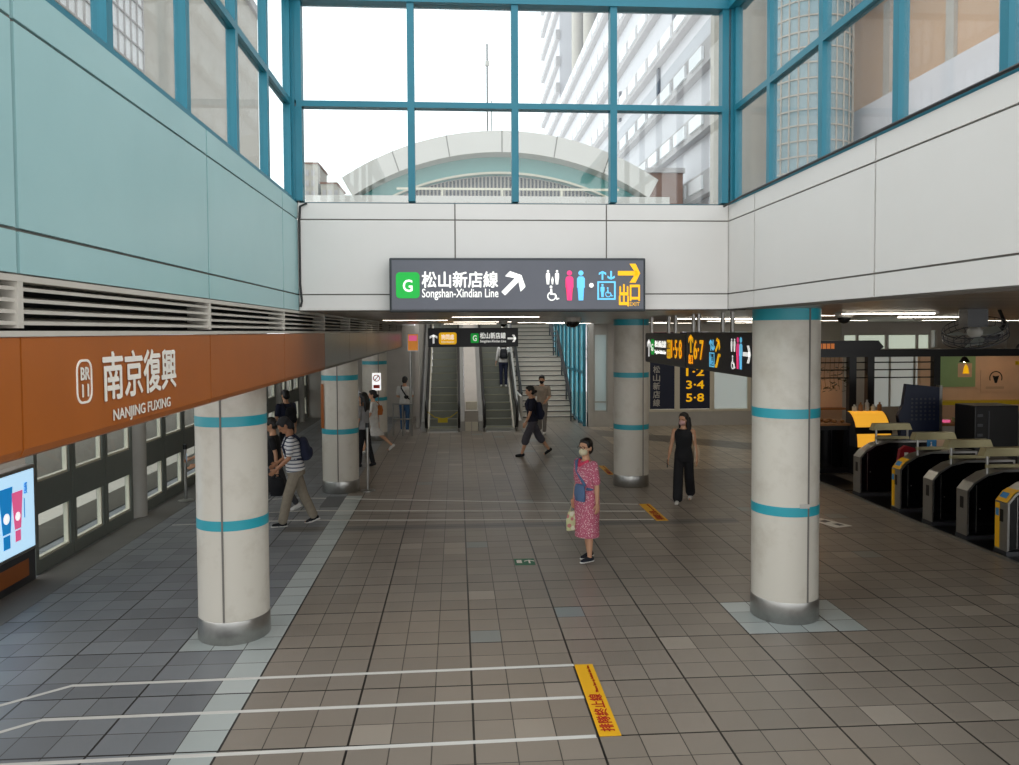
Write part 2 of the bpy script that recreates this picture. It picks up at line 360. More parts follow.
# --- louvre strip under the teal wall
lv = thing('louver_strip', 'long white slatted vent strip between the teal wall and the orange fascia', 'vent', (XL-.02, 2.0, 3.09))
ys = [-1.5, .8, 3.10, 5.40, 7.68, 9.99, 12.3, 14.6, 16.9, 19.2, 21.5, 24.0]
mb = MB()
for a, b in zip(ys, ys[1:]): mb.box(XL-.20, XL-.16, a, b, 3.10, CZ)
mb.build('backing', 'dark', lv, world=True)
mb = MB()
for y in ys: mb.box(XL-.14, XL+.004, y-.02, y+.02, 3.12, CZ)
mb.box(XL-.14, XL+.006, ys[0], ys[-1], 3.09, 3.11); mb.box(XL-.14, XL+.006, ys[0], ys[-1], CZ-.025, CZ-.001)
mb.build('rail', 'louver', lv, world=True)
mb = MB()
for i in range(4):
    z = 3.132+i*.043; mb.add([(XL-.12, ys[0], z+.02), (XL-.005, ys[0], z), (XL-.005, ys[-1], z), (XL-.12, ys[-1], z+.02), (XL-.12, ys[0], z+.032), (XL-.005, ys[0], z+.014), (XL-.005, ys[-1], z+.014), (XL-.12, ys[-1], z+.032)],
        [(0, 1, 2, 3), (4, 7, 6, 5), (0, 4, 5, 1), (1, 5, 6, 2), (2, 6, 7, 3), (3, 7, 4, 0)])
mb.build('slat', 'louver', lv, world=True)
# --- orange station-name fascia, metal further on
fa = thing('station_fascia', 'long orange panelled fascia with the white station name hung over the platform side', 'sign', (XL-.05, 2.0, 2.62))
def curved(mb, a, b):
    pr = [(0, 3.085), (0, 2.66), (-.015, 2.63), (-.05, 2.615), (-.3, 2.615), (-.3, 3.085)]; n = len(pr)
    vs = [(XL+x, y, z) for y in (a, b) for x, z in pr]
    mb.add(vs, [tuple(range(n)), tuple(range(n, 2*n))[::-1]]+[(i, (i+1) % n, n+(i+1) % n, n+i) for i in range(n)])
for i, (a, b) in enumerate(zip(ys, ys[1:])):
    mb = MB(); curved(mb, a+.006, b-.006)
    mb.build('panel', 'orange' if b < 10 else 'bronze', fa, world=True, label='orange painted panel' if b < 10 else 'bare metal panel of the far stretch')
fr = ((XL, 0, 0), (0, 1, 0), (0, 0, 1), (1, 0, 0))
mb = MB(); text(mb, '南京復興', fr, 3.78, 2.785, 4.73, 3.01, .003, .026); mb.build('lettering', 'paint_white', fa, world=True)
mb = MB(); text(mb, 'NANJING FUXING', fr, 3.88, 2.665, 4.63, 2.735, .003, .02); mb.build('lettering', 'paint_white', fa, world=True)
mb = MB(); text(mb, 'BR', fr, 3.562, 2.895, 3.645, 2.95, .003, .03); mb.build('badge_letter', 'paint_white', fa, world=True); mb = MB(); text(mb, '11', fr, 3.572, 2.82, 3.632, 2.875, .003, .03); mb.build('badge_number', 'paint_white', fa, world=True)
mb = MB(); o_, i_ = rrect(3.53, 2.79, 3.675, 2.985, .05), rrect(3.54, 2.80, 3.665, 2.975, .042)
for k in range(len(o_)): k2 = (k+1) % len(o_); mb.prism([o_[k], o_[k2], i_[k2], i_[k]], fr, 0, .003)
mb.build('station_badge', 'paint_white', fa, world=True)

# ================================================================== PILLARS
def pillar(x, y, label, top=CZ, seam=-.7):
    p = thing('pillar', label, 'pillar', (x, y, 0), 0, 'round enamelled pillars of the concourse')
    mb = MB()
    for z0, z1 in ((.23, 1.14), (1.24, 2.17), (2.27, 3.2)): mb.lathe([(.35, z0), (.35, z1)], n=56)
    mb.build('shaft', 'pillar', p, True)
    for z0, z1 in ((1.14, 1.24), (2.17, 2.27), (3.2, top)):
        MB().lathe([(.345, z0), (.353, z0), (.353, z1), (.345, z1)], n=56).build('band', 'band', p, True)
    MB().lathe([(.352, 0), (.356, .005), (.356, .22), (.352, .23), (.34, .23)], n=56).build('base_ring', 'steel', p, True)
    for a in (seam, seam+PI):
        MB().box(-.009, .009, -.357, -.34, .23, top-.002).build('seam', 'joint', p).rotation_euler = (0, 0, a)
    return p
pillar(3.547, 8.335, 'nearest white round pillar on the right, with grime and a small sticker', seam=.32)
pillar(-2.31, 8.25, 'nearest white round pillar on the left, rising behind the orange fascia', seam=-.02)
pm = pillar(3.48, 15.65, 'white round pillar in the middle of the hall, under the right end of the big grey sign', seam=.5)
pillar(-2.28, 15.58, 'second white round pillar along the platform, beside a steel stanchion', seam=.0)
pf = pillar(-2.36, 22.9, 'farthest round pillar on the platform side, with a red no-entry notice', seam=.4)
nt = MB(); f2 = ((-2.36+.1, 22.545, 0), (1, 0, 0), (0, 0, 1), (0, -1, 0))
nt.prism(rect(-.13, 1.45, .11, 1.93), f2, 0, .012, 0); ring(nt, f2, -.01, 1.79, .1, .026, .016, 1); nt.prism([(-.08, 1.73), (-.06, 1.71), (.06, 1.85), (.04, 1.87)], f2, 0, .016, 1); nt.prism(rect(-.1, 1.5, .08, 1.6), f2, 0, .016, 1)
tag(nt.build('notice', ['ad_white', 'ink_red']), 'small white notice with a red prohibition ring on the farthest pillar', 'notice')
st = MB(); f2 = ((3.547-.05, 8.335-.357, 0), (1, 0, 0), (0, 0, 1), (0, -1, 0)); st.prism(rect(.06, 1.235, .16, 1.275), f2, -.02, .006)
tag(st.build('sticker', 'grey_paint'), 'tiny grey sticker just above the middle band of the right pillar', 'sticker')
# orange poster edge on the second left pillar
po = MB(); po.lathe([(.358, 1.25), (.366, 1.25), (.366, 2.1), (.358, 2.1)], n=10, a0=math.radians(195), a1=math.radians(222))
tag(po.build('poster', 'orange', smooth=True), 'narrow orange poster wrapped on the second platform pillar', 'poster'); bpy.data.objects['poster'].location = (-2.28, 15.58, 0)

# ================================================================== HANGING SIGNS
def sign_box(name, label, loc, rz, W, Hh, D, face, edge, group=None):
    t = thing(name, label, 'sign', loc, rz, group)          # local: x right, z up, front at y=-D/2
    MB().box(-W/2, W/2, -D/2+.006, D/2, 0, Hh, 0, .012).build('housing', edge, t)
    MB().box(-W/2+.025, W/2-.025, -D/2, -D/2+.01, .025, Hh-.025).build('face', face, t)
    return t
def sframe(W, D): return ((-W/2, -D/2, 0), (1, 0, 0), (0, 0, 1), (0, -1, 0))
# big grey sign on the white front wall
W, Hh = 2.66, .555
bs = sign_box('direction_sign', 'large grey direction sign mounted on the white wall above the concourse', (.645, 8.29, 3.30), 0, W, Hh, .2, 'sign_grey', 'sign_edge')
fr = sframe(W, .2); k = W/255.
X = lambda px: (px-390)*k
Z = lambda py: (311-py)*k
g = MB(); g.prism(rrect(X(396.5), Z(297.5), X(419.5), Z(272), .04), fr, 0, .004); g.build('line_badge', 'lg', bs)
def one(par, m, name, fn, label=None):
    q = MB(); fn(q); return q.build(name, m, par, label=label)
one(bs, 'lw', 'badge_letter', lambda q: text(q, 'G', fr, X(403.5), Z(291), X(412.5), Z(279.5), .008, .03)); one(bs, 'lw', 'lettering', lambda q: text(q, '松山新店線', fr, X(422), Z(287), X(496.5), Z(271.5), .004, .028))
one(bs, 'lw', 'lettering', lambda q: text(q, 'Songshan-Xindian Line', fr, X(422), Z(299.3), X(497), Z(288.3), .004, .02)); one(bs, 'lw', 'arrow', lambda q: arrow(q, fr, X(511), Z(284), .27, PI/4, .004, 0, .2))
one(bs, 'lw', 'pictogram', lambda q: [man(q, fr, X(546.5), Z(284), .15, .004, 0, .28), man(q, fr, X(555.5), Z(284), .15, .004, 0, .28), man(q, fr, X(551), Z(284), .08, .004, 0, .3)], 'white family pictogram')
one(bs, 'lw', 'pictogram', lambda q: wheelchair(q, fr, X(551), Z(293), .16, .004), 'white wheelchair pictogram'); one(bs, 'lw', 'dot', lambda q: q.prism(circ(X(590), Z(285), .024), fr, 0, .004))
m2 = MB(); man(m2, fr, X(568), Z(300), .315, .004, 0, .26); m2.build('pictogram', 'lp', bs, label='pink woman pictogram')
m3 = MB(); man(m3, fr, X(579.5), Z(300), .315, .004, 0, .26); m3.build('pictogram', 'lb', bs, label='blue man pictogram')
def lift(mb, fr, u0, u1, v0, v1, vt):
    frame_rect(mb, fr, u0, v0, u1, v1, (u1-u0)*.09, .004); w_ = u1-u0
    arrow(mb, fr, u0+w_*.28, (v1+vt)/2+.004, (vt-v1)*.8, PI/2, .004, 0, .2, .2); arrow(mb, fr, u0+w_*.75, (v1+vt)/2+.004, (vt-v1)*.8, -PI/2, .004, 0, .2, .2)
    man(mb, fr, u0+w_*.28, v0+w_*.15, (v1-v0)*.72, .004, 0, .3); wheelchair(mb, fr, u0+w_*.62, v0+(v1-v0)*.4, (v1-v0)*.55, .004)
m4 = MB(); lift(m4, fr, X(596), X(614.5), Z(299.5), Z(281), Z(270)); m4.build('pictogram', 'lb', bs, label='blue lift pictogram')
one(bs, 'ly', 'arrow', lambda q: arrow(q, fr, X(628), Z(273), .235, 0, .004, 0, .2)); one(bs, 'ly', 'lettering', lambda q: [text(q, '出', fr, X(618), Z(305.5), X(627.5), Z(284.5), .004, .04), text(q, '口', fr, X(629), Z(300.3), X(638.7), Z(285), .004, .04)]); one(bs, 'ly', 'lettering', lambda q: text(q, 'EXIT', fr, X(628.6), Z(305.6), X(638.7), Z(302), .0045, .01))
MB().box(-1.2, 1.2, .1, .108, .05, .5).build('bracket', 'steel_dark', bs)
# small black sign over the escalators
W, Hh = 2.49, .525
ss = sign_box('direction_sign', 'small black direction sign hung in front of the escalators', (.455, 22.0, 2.665), 0, W, Hh, .16, 'sign_black', 'black')
fr = sframe(W, .16); k = W/89.5
X = lambda px: (px-428.3)*k
Z = lambda py: (347-py)*k
a = MB(); a.prism(rrect(X(439), Z(344.3), X(456.5), Z(332.5), .06), fr, 0, .004); a.build('badge', 'ly', ss, label='yellow badge')
a = MB(); a.prism(rrect(X(470.5), Z(343), X(478.5), Z(333.5), .03), fr, 0, .004); a.build('line_badge', 'lg', ss, label='green badge')
one(ss, 'lw', 'arrow', lambda q: arrow(q, fr, X(433.7), Z(338.8), .25, PI/2, .004, 0, .2), 'white arrow'); one(ss, 'lw', 'arrow', lambda q: arrow(q, fr, X(511.5), Z(338.7), .24, 0, .004, 0, .2), 'white arrow'); one(ss, 'lw', 'badge_letter', lambda q: text(q, 'G', fr, X(472.6), Z(341), X(476.4), Z(335.5), .008, .03))
one(ss, 'lw', 'lettering', lambda q: text(q, '松山新店線', fr, X(479.8), Z(338.8), X(505.2), Z(332.8), .004, .03)); one(ss, 'lw', 'lettering', lambda q: text(q, 'Songshan-Xindian Line', fr, X(479.8), Z(343.3), X(505.5), Z(340), .004, .02))
one(ss, 'lw', 'lettering', lambda q: text(q, '詢問處', fr, X(441.5), Z(339.5), X(454), Z(334.3), .007, .02)); one(ss, 'lw', 'lettering', lambda q: text(q, 'Information', fr, X(441.5), Z(342.8), X(454), Z(340.6), .007, .01))
for x in (-.9, .9): MB().tube([(x, 0, Hh-.01), (x, 0, CZ-2.665)], .025).build('hanger', 'steel', ss, True)
# two black signs along the right side, facing the hall
def side_sign(label, y0, y1, z0, z1):
    return sign_box('direction_sign', label, (3.30+.06, (y0+y1)/2, z0), -PI/2, y1-y0, z1-z0, .12, 'sign_black', 'black'), y1-y0
sa, W = side_sign('farther of the two black hanging signs on the right, with yellow 1-5-8', 11.26, 13.73, 2.55, 3.05)
fr = sframe(W, .12); U = lambda y: 13.73-y
one(sa, 'lw', 'arrow', lambda q: arrow(q, fr, U(13.44), .25, .3, PI/2, .004, 0, .2), 'white arrow'); one(sa, 'lw', 'lettering', lambda q: text(q, '松山新店線', fr, U(13.03), .27, U(12.33), .38, .004, .03)); one(sa, 'lw', 'lettering', lambda q: text(q, 'Songshan-Xindian Line', fr, U(13.03), .15, U(12.33), .23, .004, .02)); one(sa, 'lw', 'badge_letter', lambda q: text(q, 'G', fr, U(13.25), .2, U(13.13), .32, .008, .03))
one(sa, 'lg', 'line_badge', lambda q: q.prism(rrect(U(13.29), .14, U(13.09), .40, .03), fr, 0, .004)); one(sa, 'ly', 'exit_badge', lambda q: q.prism(rrect(U(12.27), .11, U(12.05), .40, .03), fr, 0, .004))
one(sa, 'ly', 'lettering', lambda q: text(q, '1·5·8', fr, U(12.0), .13, U(11.45), .40, .004, .03), 'yellow exit numbers'); one(sa, 'sign_black', 'lettering', lambda q: text(q, '出口', fr, U(12.25), .25, U(12.07), .37, .008, .02)); one(sa, 'sign_black', 'lettering', lambda q: text(q, 'EXIT', fr, U(12.24), .15, U(12.08), .21, .008, .01))
for y in (-1.0, .1, .5): MB().tube([(y, 0, .5-.01), (y, 0, CZ-2.55)], .028).build('hanger', 'steel', sa, True)
sb, W = side_sign('nearer of the two black hanging signs on the right, with yellow 6-7 and toilet pictograms', 8.62, 11.24, 2.56, 3.07)
fr = sframe(W, .12); U = lambda y: 11.24-y
one(sb, 'ly', 'arrow', lambda q: arrow(q, fr, U(11.0), .35, .26, PI/2, .004, 0, .2), 'yellow arrow'); one(sb, 'ly', 'lettering', lambda q: text(q, '出口', fr, U(11.09), .06, U(10.9), .2, .004, .03)); one(sb, 'ly', 'lettering', lambda q: text(q, '6·7', fr, U(10.85), .14, U(10.42), .40, .004, .035), 'yellow exit numbers')
one(sb, 'lb', 'pictogram', lambda q: lift(q, fr, U(10.17), U(9.97), .06, .25, .43), 'blue lift pictogram')
one(sb, 'ly', 'pictogram', lambda q: [arrow(q, fr, U(9.85), .34, .2, PI/4, .004, 0, .2), q.prism([(U(9.94), .06), (U(9.87), .06), (U(9.78), .2), (U(9.74), .2), (U(9.74), .24), (U(9.82), .24), (U(9.91), .1), (U(9.94), .1)], fr, 0, .004)], 'orange escalator pictogram')
one(sb, 'lw', 'pictogram', lambda q: [man(q, fr, U(9.33), .28, .16, .004), man(q, fr, U(9.23), .28, .16, .004)], 'white family pictogram'); one(sb, 'lw', 'pictogram', lambda q: wheelchair(q, fr, U(9.28), .15, .17, .004), 'white wheelchair pictogram'); one(sb, 'lw', 'arrow', lambda q: arrow(q, fr, U(8.83), .26, .24, 0, .004, 0, .2), 'white arrow')
one(sb, 'lp', 'pictogram', lambda q: man(q, fr, U(9.12), .08, .38, .004, 0, .24), 'pink woman pictogram'); one(sb, 'lb', 'pictogram', lambda q: man(q, fr, U(9.02), .08, .38, .004, 0, .24), 'blue man pictogram')
for y in (-1.15, -.9, .1, .45): MB().tube([(y, 0, .5), (y, 0, CZ-2.56)], .028).build('hanger', 'steel', sb, True)

# ================================================================== FLOOR MARKINGS
def queue_line(pts, label, wd=.045, group=None):
    mb = MB()
    P = [Vector((x, y, 0)) for x, y in pts]
    L = []; R = []
    for i, p in enumerate(P):
        t = ((P[min(i+1, len(P)-1)]-P[max(i-1, 0)])).normalized(); n = Vector((-t.y, t.x, 0))*wd/2; L.append(p+n); R.append(p-n)
    for i in range(len(P)-1):
        mb.prism([(q.x, q.y) for q in (R[i], R[i+1], L[i+1], L[i])], ((0, 0, 0), (1, 0, 0), (0, 1, 0), (0, 0, 1)), .0005, .003)
    return tag(mb.build('queue_line', 'line'), label, 'floor line', group)
queue_line([(-4.9, 5.9), (-3.40, 7.10), (1.06, 7.185)], 'farthest of the three long white queue lines in the foreground')
queue_line([(-4.4, 5.65), (-3.34, 6.48), (1.05, 6.54)], 'middle one of the three long white queue lines in the foreground')
queue_line([(-3.9, 5.8), (1.04, 5.89)], 'nearest of the three long white queue lines in the foreground')
queue_line([(-4.6, 13.0), (-2.7, 13.16), (3.2, 12.70)], 'nearest white queue line crossing behind the woman in the pink dress')
queue_line([(-4.4, 13.6), (-2.6, 13.85), (3.2, 13.3)], 'middle white queue line crossing behind the woman in the pink dress')
queue_line([(-4.2, 14.7), (-3.0, 14.95), (3.2, 13.85)], 'farthest white queue line crossing behind the woman in the pink dress')
def strip_mark(x0, x1, y0, y1, label, txt=True):
    t = thing('queue_marker', label, 'floor sticker', ((x0+x1)/2, y0, 0), 0, 'yellow queue-end stickers')
    MB().box(x0, x1, y0, y1, .0005, .003).build('sticker', 'yellow', t, world=True)
    if txt:
        mb = MB(); fr = ((x1, y0, .003), (0, 1, 0), (-1, 0, 0), (0, 0, 1)); w_ = x1-x0; L = y1-y0
        text(mb, '排隊終止線', fr, L*.05, w_*.2, L*.53, w_*.85, .001, .02); text(mb, 'Please line up behind this line', fr, L*.56, w_*.2, L*.97, w_*.4, .001, .02)
        mb.build('lettering', 'ink_red', t, world=True)
strip_mark(1.065, 1.235, 5.885, 7.19, 'yellow floor sticker at the end of the foreground queue lines')
strip_mark(3.22, 3.42, 12.6, 13.86, 'yellow floor sticker between the woman in pink and the woman in black')
strip_mark(3.22, 3.36, 16.75, 17.9, 'yellow floor sticker in front of the middle pillar, beside the pink woman\'s head')
gt = thing('guide_sticker', 'small green exit sticker on the floor left of the woman in pink', 'floor sticker', (.88, 10.5, 0))
MB().box(.75, 1.02, 10.35, 10.64, .0005, .003).build('sticker', 'green', gt, world=True)
mb = MB(); arrow(mb, ((.95, 10.5, .003), (1, 0, 0), (0, 1, 0), (0, 0, 1)), 0, 0, .16, PI/2, .001); mb.prism(rect(-.1, -.06, -.03, .08), ((.88, 10.5, .003), (1, 0, 0), (0, 1, 0), (0, 0, 1)), 0, .001); mb.build('pictogram', 'paint_white', gt, world=True)
tag(MB().box(.76, 1.04, 14.85, 15.12, .0005, .003).build('floor_plate', 'grey_paint'), 'small pale plate set in the floor in the middle of the hall', 'floor plate')
tag(MB().box(-2.45, -2.1, 14.1, 15.0, .0005, .004).build('floor_hatch', 'steel_dark'), 'dark floor hatch beside the second platform pillar', 'hatch')
pp = thing('floor_poster', 'printed white paper notice lying on the floor right of the nearest pillar', 'floor sticker', (5.95, 12.2, 0))
MB().prism([(5.72, 12.42), (5.95, 12.55), (6.2, 12.0), (5.9, 11.92)], ((0, 0, 0), (1, 0, 0), (0, 1, 0), (0, 0, 1)), .0005, .003).build('sheet', 'line', pp, world=True)
mb = MB(); mb.prism([(5.82, 12.35), (5.95, 12.42), (6.0, 12.3), (5.87, 12.24)], ((0, 0, 0), (1, 0, 0), (0, 1, 0), (0, 0, 1)), .0035, .0045); mb.prism([(5.95, 12.15), (6.05, 12.18), (6.1, 12.05), (6.0, 12.02)], ((0, 0, 0), (1, 0, 0), (0, 1, 0), (0, 0, 1)), .0035, .0045); mb.build('print', 'steel_dark', pp, world=True)
# tactile strip on the platform side
mb = MB()
for i in range(5): mb.box(-3.75+i*.07, -3.72+i*.07, 13.9, 16.6, .0005, .005)
tag(mb.build('tactile_strip', 'steel_dark'), 'ribbed tactile guide strip on the platform-side floor', 'tactile strip')
struct(MB().box(-5.35, -4.85, -1, 34, .0005, .004).build('trim_1', 'plat_edge'))

# ================================================================== PLATFORM SCREEN DOORS AND TRACK
def door_panel(y0, y1, label):
    t = thing('screen_door', label, 'platform door', (-5.45, (y0+y1)/2, 0), 0, 'platform screen doors')
    a, b = -(y1-y0)/2+.008, (y1-y0)/2-.008; r = .085
    mb = MB()
    for z0, z1 in ((.0, .17), (.77, 1.18), (1.98, 2.15)): mb.box(-.05, .05, a, b, z0, z1)
    for p, q in ((a, a+r), (b-r, b)):
        for z0, z1 in ((.17, .77), (1.18, 1.98)): mb.box(-.05, .05, p, q, z0, z1)
    mb.build('door_frame', 'doorgrey', t)
    for z0, z1 in ((.17, .77), (1.18, 1.98)):
        c_ = MB(); fr = ((.0, 0, 0), (0, 1, 0), (0, 0, 1), (1, 0, 0))
        for q in ((a+r, z0, b-r, z0+.03), (b-r-.03, z0, b-r, z1)): c_.prism(rect(*q), fr, -.03, .03)
        c_.build('window_trim', 'cream', t)
        MB().box(-.006, .006, a+r, b-r, z0, z1).build('pane', 'pane', t)
    return t
edges = [10.42]
lab = ['by the lit advertisement', 'second from the lit advertisement', 'just before the round steel post']
d0 = None; yy = 10.42; n = 0
for k in range(7):
    for j in range(3):
        L = 1.03
        l = {0: 'platform screen door beside the lit advertisement', 1: 'second platform screen door from the lit advertisement', 2: 'platform screen door just left of the nearest round post', 3: 'platform screen door just right of the nearest round post', 4: 'platform screen door behind the person with the phone'}.get(n, 'platform screen door number %d along the platform, counted from the advertisement' % (n+1))
        if d0 is None: d0 = door_panel(yy, yy+L, l)
        else: dup(d0, (-5.45, yy+L/2, 0), l)
        yy += L; n += 1
    p = MB().lathe([(0, 0), (.16, 0), (.16, 2.15), (0, 2.15)], (0, 0, 0), 24).build('door_post', 'grey_paint', smooth=True); p.location = (-5.42, yy+.2, 0)
    tag(p, ['round pale steel post between the nearest screen doors', 'second round steel post among the screen doors', 'third round steel post among the screen doors', 'fourth round steel post among the screen doors', 'fifth round steel post among the screen doors', 'sixth round steel post among the screen doors', 'last round steel post at the far end of the screen doors'][k], 'post', 'round posts of the screen doors'); yy += .4
ad = thing('lit_advertisement', 'bright blue lit advertisement with a blue and a pink tube at the platform edge', 'advertisement', (-5.35, 9.4, .3))
MB().box(-5.47, -5.3, 8.2, 10.28, .40, 1.47, 0, .02).build('housing', 'steel', ad, world=True)
MB().box(-5.31, -5.295, 8.25, 10.22, .45, 1.42).build('screen', 'ad', ad, world=True)
fr = ((-5.295, 0, 0), (0, 1, 0), (0, 0, 1), (1, 0, 0))
def tubead(cy, z0, h, m, name):
    mb = MB(); w_ = h*.16; mb.prism([(cy-w_*.7, z0+h*.25), (cy+w_*.7, z0+h*.25), (cy+w_*1.25, z0+h), (cy-w_*1.25, z0+h)], fr, 0, .003); mb.prism(rect(cy-w_*.6, z0, cy+w_*.6, z0+h*.22), fr, 0, .003); mb.build(name, m, ad, world=True)
    mb = MB(); mb.prism(circ(cy, z0+h*.5, w_*.55), fr, .003, .005); mb.build('emblem', 'ad_white', ad, world=True)
tubead(9.60, .56, .72, 'ad_blue', 'printed_tube'); tubead(9.84, .60, .6, 'ad_pink', 'printed_tube')
mb = MB(); text(mb, '護', fr, 9.98, 1.14, 10.06, 1.28, .003, .02); mb.prism(rect(9.985, .85, 10.0, 1.09), fr, 0, .003); mb.build('lettering', 'ad_blue', ad, world=True)
mb = MB(); mb.box(-5.47, -5.33, 8.2, 10.28, .0, .40); mb.build('plinth', 'steel_dark', ad, world=True); MB().box(-5.335, -5.325, 8.3, 10.12, .1, .31).build('plinth_panel', 'orange', ad, world=True)
# track side beyond the doors
struct(MB().box(-16, -6.0, -5, 60, -1.4, -1.2).build('trim_2', 'concrete_dk'))
def beam(x0, x1, z1, label): tag(MB().box(x0, x1, -5, 60, -1.2, z1).build('guideway_beam', 'concrete'), label, 'track beam', 'concrete guideway beams of the track')
beam(-7.2, -6.6, -.75, 'nearest pale concrete running beam of the track behind the screen doors'); beam(-9.0, -8.4, -.75, 'second pale concrete running beam of the track behind the screen doors'); beam(-11.2, -10.6, -.75, 'third pale concrete running beam of the track behind the screen doors'); beam(-13.2, -12.4, -.3, 'farthest pale concrete beam of the track behind the screen doors')
struct(MB().box(-16.3, -16, -5, 60, -1.2, 1.2).build('wall_track', 'cream'))

# ================================================================== ESCALATORS
EY, SL = 24.55, .575
def pitch(y): return max(0., (y-25.1)*SL)
def escalator(cx, label):
    t = thing('escalator', label, 'escalator', (cx, EY, 0), 0, 'escalators at the far end')
    hw = .45
    for k in range(18):
        y = .45+k*.4; z = max(.02, (k-1)*.23)
        mb = MB(); mb.box(-hw, hw, y, y+.42, max(0, z-.25), z)
        for j in range(18): mb.box(-hw+.02+j*.05, -hw+.04+j*.05, y-.006, y, max(0, z-.21), z-.02, 0)
        s_ = mb.build('step', 'esc_step', t); MB().box(-hw, hw, y-.008, y+.03, z, z+.006).build('step_edge', 'esc_edge', s_)
    MB().box(-hw, hw, -.25, .45, 0, .025).build('comb_plate', 'steel', t)
    for sx in (-1, 1):
        fr = ((sx*(hw+.05), -EY, 0), (0, 1, 0), (0, 0, 1), (sx, 0, 0))
        y1 = 33.2
        P = [(24.35, .0), (24.2, .25), (24.15, .5), (24.22, .75), (24.42, .88), (25.2, .9), (y1, pitch(y1)+.88), (y1, pitch(y1)-.3), (25.4, 0)]
        MB().prism(P, fr, -.02, .02).build('balustrade', 'steel', t)
        Q = [(25.0, .03), (25.35, .17), (y1, pitch(y1)+.2), (y1, pitch(y1)-.3), (25.3, 0)]
        MB().prism(Q, fr, -.05, -.02).build('skirt_panel', 'cream', t)
        x = sx*(hw+.05)
        pts = [(x, 24.6-EY, .12), (x, 24.28-EY, .17), (x, 24.15-EY, .35), (x, 24.11-EY, .55), (x, 24.18-EY, .78), (x, 24.4-EY, .91), (x, 25.2-EY, .94), (x, y1-EY, pitch(y1)+.93)]
        MB().tube(pts, .045, 10).build('handrail', 'rubber', t, True)
        xo = sx*(hw+.12); fr = ((xo, -EY, 0), (0, 1, 0), (0, 0, 1), (sx, 0, 0))
        MB().prism([(24.6, 0), (24.6, .3), (25.3, .42), (y1, pitch(y1)+.5), (y1, pitch(y1)-.4), (25.5, 0)], fr, -.04, .1).build('outer_cladding', 'grey_paint', t)
    return t
e1 = escalator(-.45, 'left escalator, with a yellow barrier chain across its foot')
e2 = escalator(1.33, 'right escalator, carrying a person in dark clothes upward')
md = thing('escalator_median', 'pale sloping median panel between the two escalators', 'panel', (.44, 24.6, 0))
fr = ((.44, 0, 0), (0, 1, 0), (0, 0, 1), (1, 0, 0))
MB().prism([(24.62, 0), (24.62, .62), (25.2, .7), (33.2, pitch(33.2)+.72), (33.2, pitch(33.2)-.2), (25.5, 0)], fr, -.21, .21).build('deck', 'bld_beige', md, world=True)
MB().box(.24, .43, 24.58, 24.62, .0, .28).build('cover_plate', 'cream', md, world=True); MB().box(.45, .64, 24.58, 24.62, .0, .28).build('cover_plate', 'cream', md, world=True)
MB().box(.26, .62, 24.57, 24.62, .66, .92, 0, .01).build('notice_panel', 'cream', md, world=True)
ch = thing('barrier_chain', 'sagging yellow chain with a small yellow plate across the left escalator', 'barrier', (-.45, 24.4, 0))
MB().tube([(-.93, 24.55, .62), (-.7, 24.5, .45), (-.45, 24.5, .40), (-.2, 24.5, .45), (.03, 24.55, .62)], .014, 6).build('chain', 'yline', ch, True, world=True); MB().box(-.6, -.3, 24.485, 24.5, .28, .42).build('plate', 'yline', ch, world=True)
# ================================================================== STAIRCASE
sc = thing('staircase', 'pale stone staircase rising to the right of the escalators', 'stairs', (3.1, 26.95, 0))
z = 0; y = 26.95
for fl in range(2):
    for i in range(13):
        mb = MB(); mb.box(2.12, 3.98, y, y+.27, max(0, z-.1), z+.162); s_ = mb.build('step', 'stair', sc, world=True)
        MB().box(2.12, 3.98, y-.012, y+.02, z+.135, z+.166).build('nosing', 'nosing', s_).location = (-3.1, -26.95, 0)
        z += .162; y += .27
    MB().box(2.12, 3.98, y, y+(1.4 if fl == 0 else 3), z-.12, z).build('landing', 'stair', sc, world=True); y += 1.4
    if fl == 0: lz = z
for x, side in ((3.88, 'right'), (2.2, 'left')):
    h = thing('stair_rail', 'metal %s-hand railing of the pale staircase' % side, 'handrail', (x, 26.9, 0))
    zz = lambda q: max(0, min(2.1, (q-26.95)*.6)) if q < 31.8 else 2.1+(q-31.86)*.6
    for off in (.5, .72, .9): MB().tube([(x, q, zz(q)+off+.1) for q in (26.8, 26.95, 30.46, 31.8, 35.3)], .028, 8).build('rail', 'steel_dark', h, True, world=True)
    for q in (26.85, 28.0, 29.2, 30.4, 31.7, 33, 34.2, 35.3): MB().tube([(x, q, zz(q)), (x, q, zz(q)+1.0)], .025, 8).build('post', 'steel_dark', h, True, world=True)
# stairwell enclosure
struct(MB().box(2.02, 2.1, 25.4, 36, 0, 1).build('trim_3', 'grey_paint')).hide_render = False
struct(MB().box(-1.32, -1.2, 25.4, 38, 0, 6).build('wall_stairwell', 'bld_beige')); struct(MB().box(-6, -1.33, 29, 29.2, 0, CZ).build('wall_platform', 'bld_beige'))
gl = thing('stair_glazing', 'tall cyan glass screen along the right of the staircase', 'glass screen', (4.12, 25.4, 0))
for i in range(10):
    a = 25.4+i*1.05; MB().box(4.10, 4.12, a+.03, a+1.02, .15, 5.2).build('pane', 'cyan', gl, world=True); MB().box(4.06, 4.16, a-.03, a+.03, 0, 5.2).build('mullion', 'frame', gl, world=True)
mb = MB()
for q in (0.05, 1.7, 3.3, 5.15): mb.box(4.07, 4.15, 25.4, 35.9, q, q+.08)
mb.build('transom', 'frame', gl, world=True)

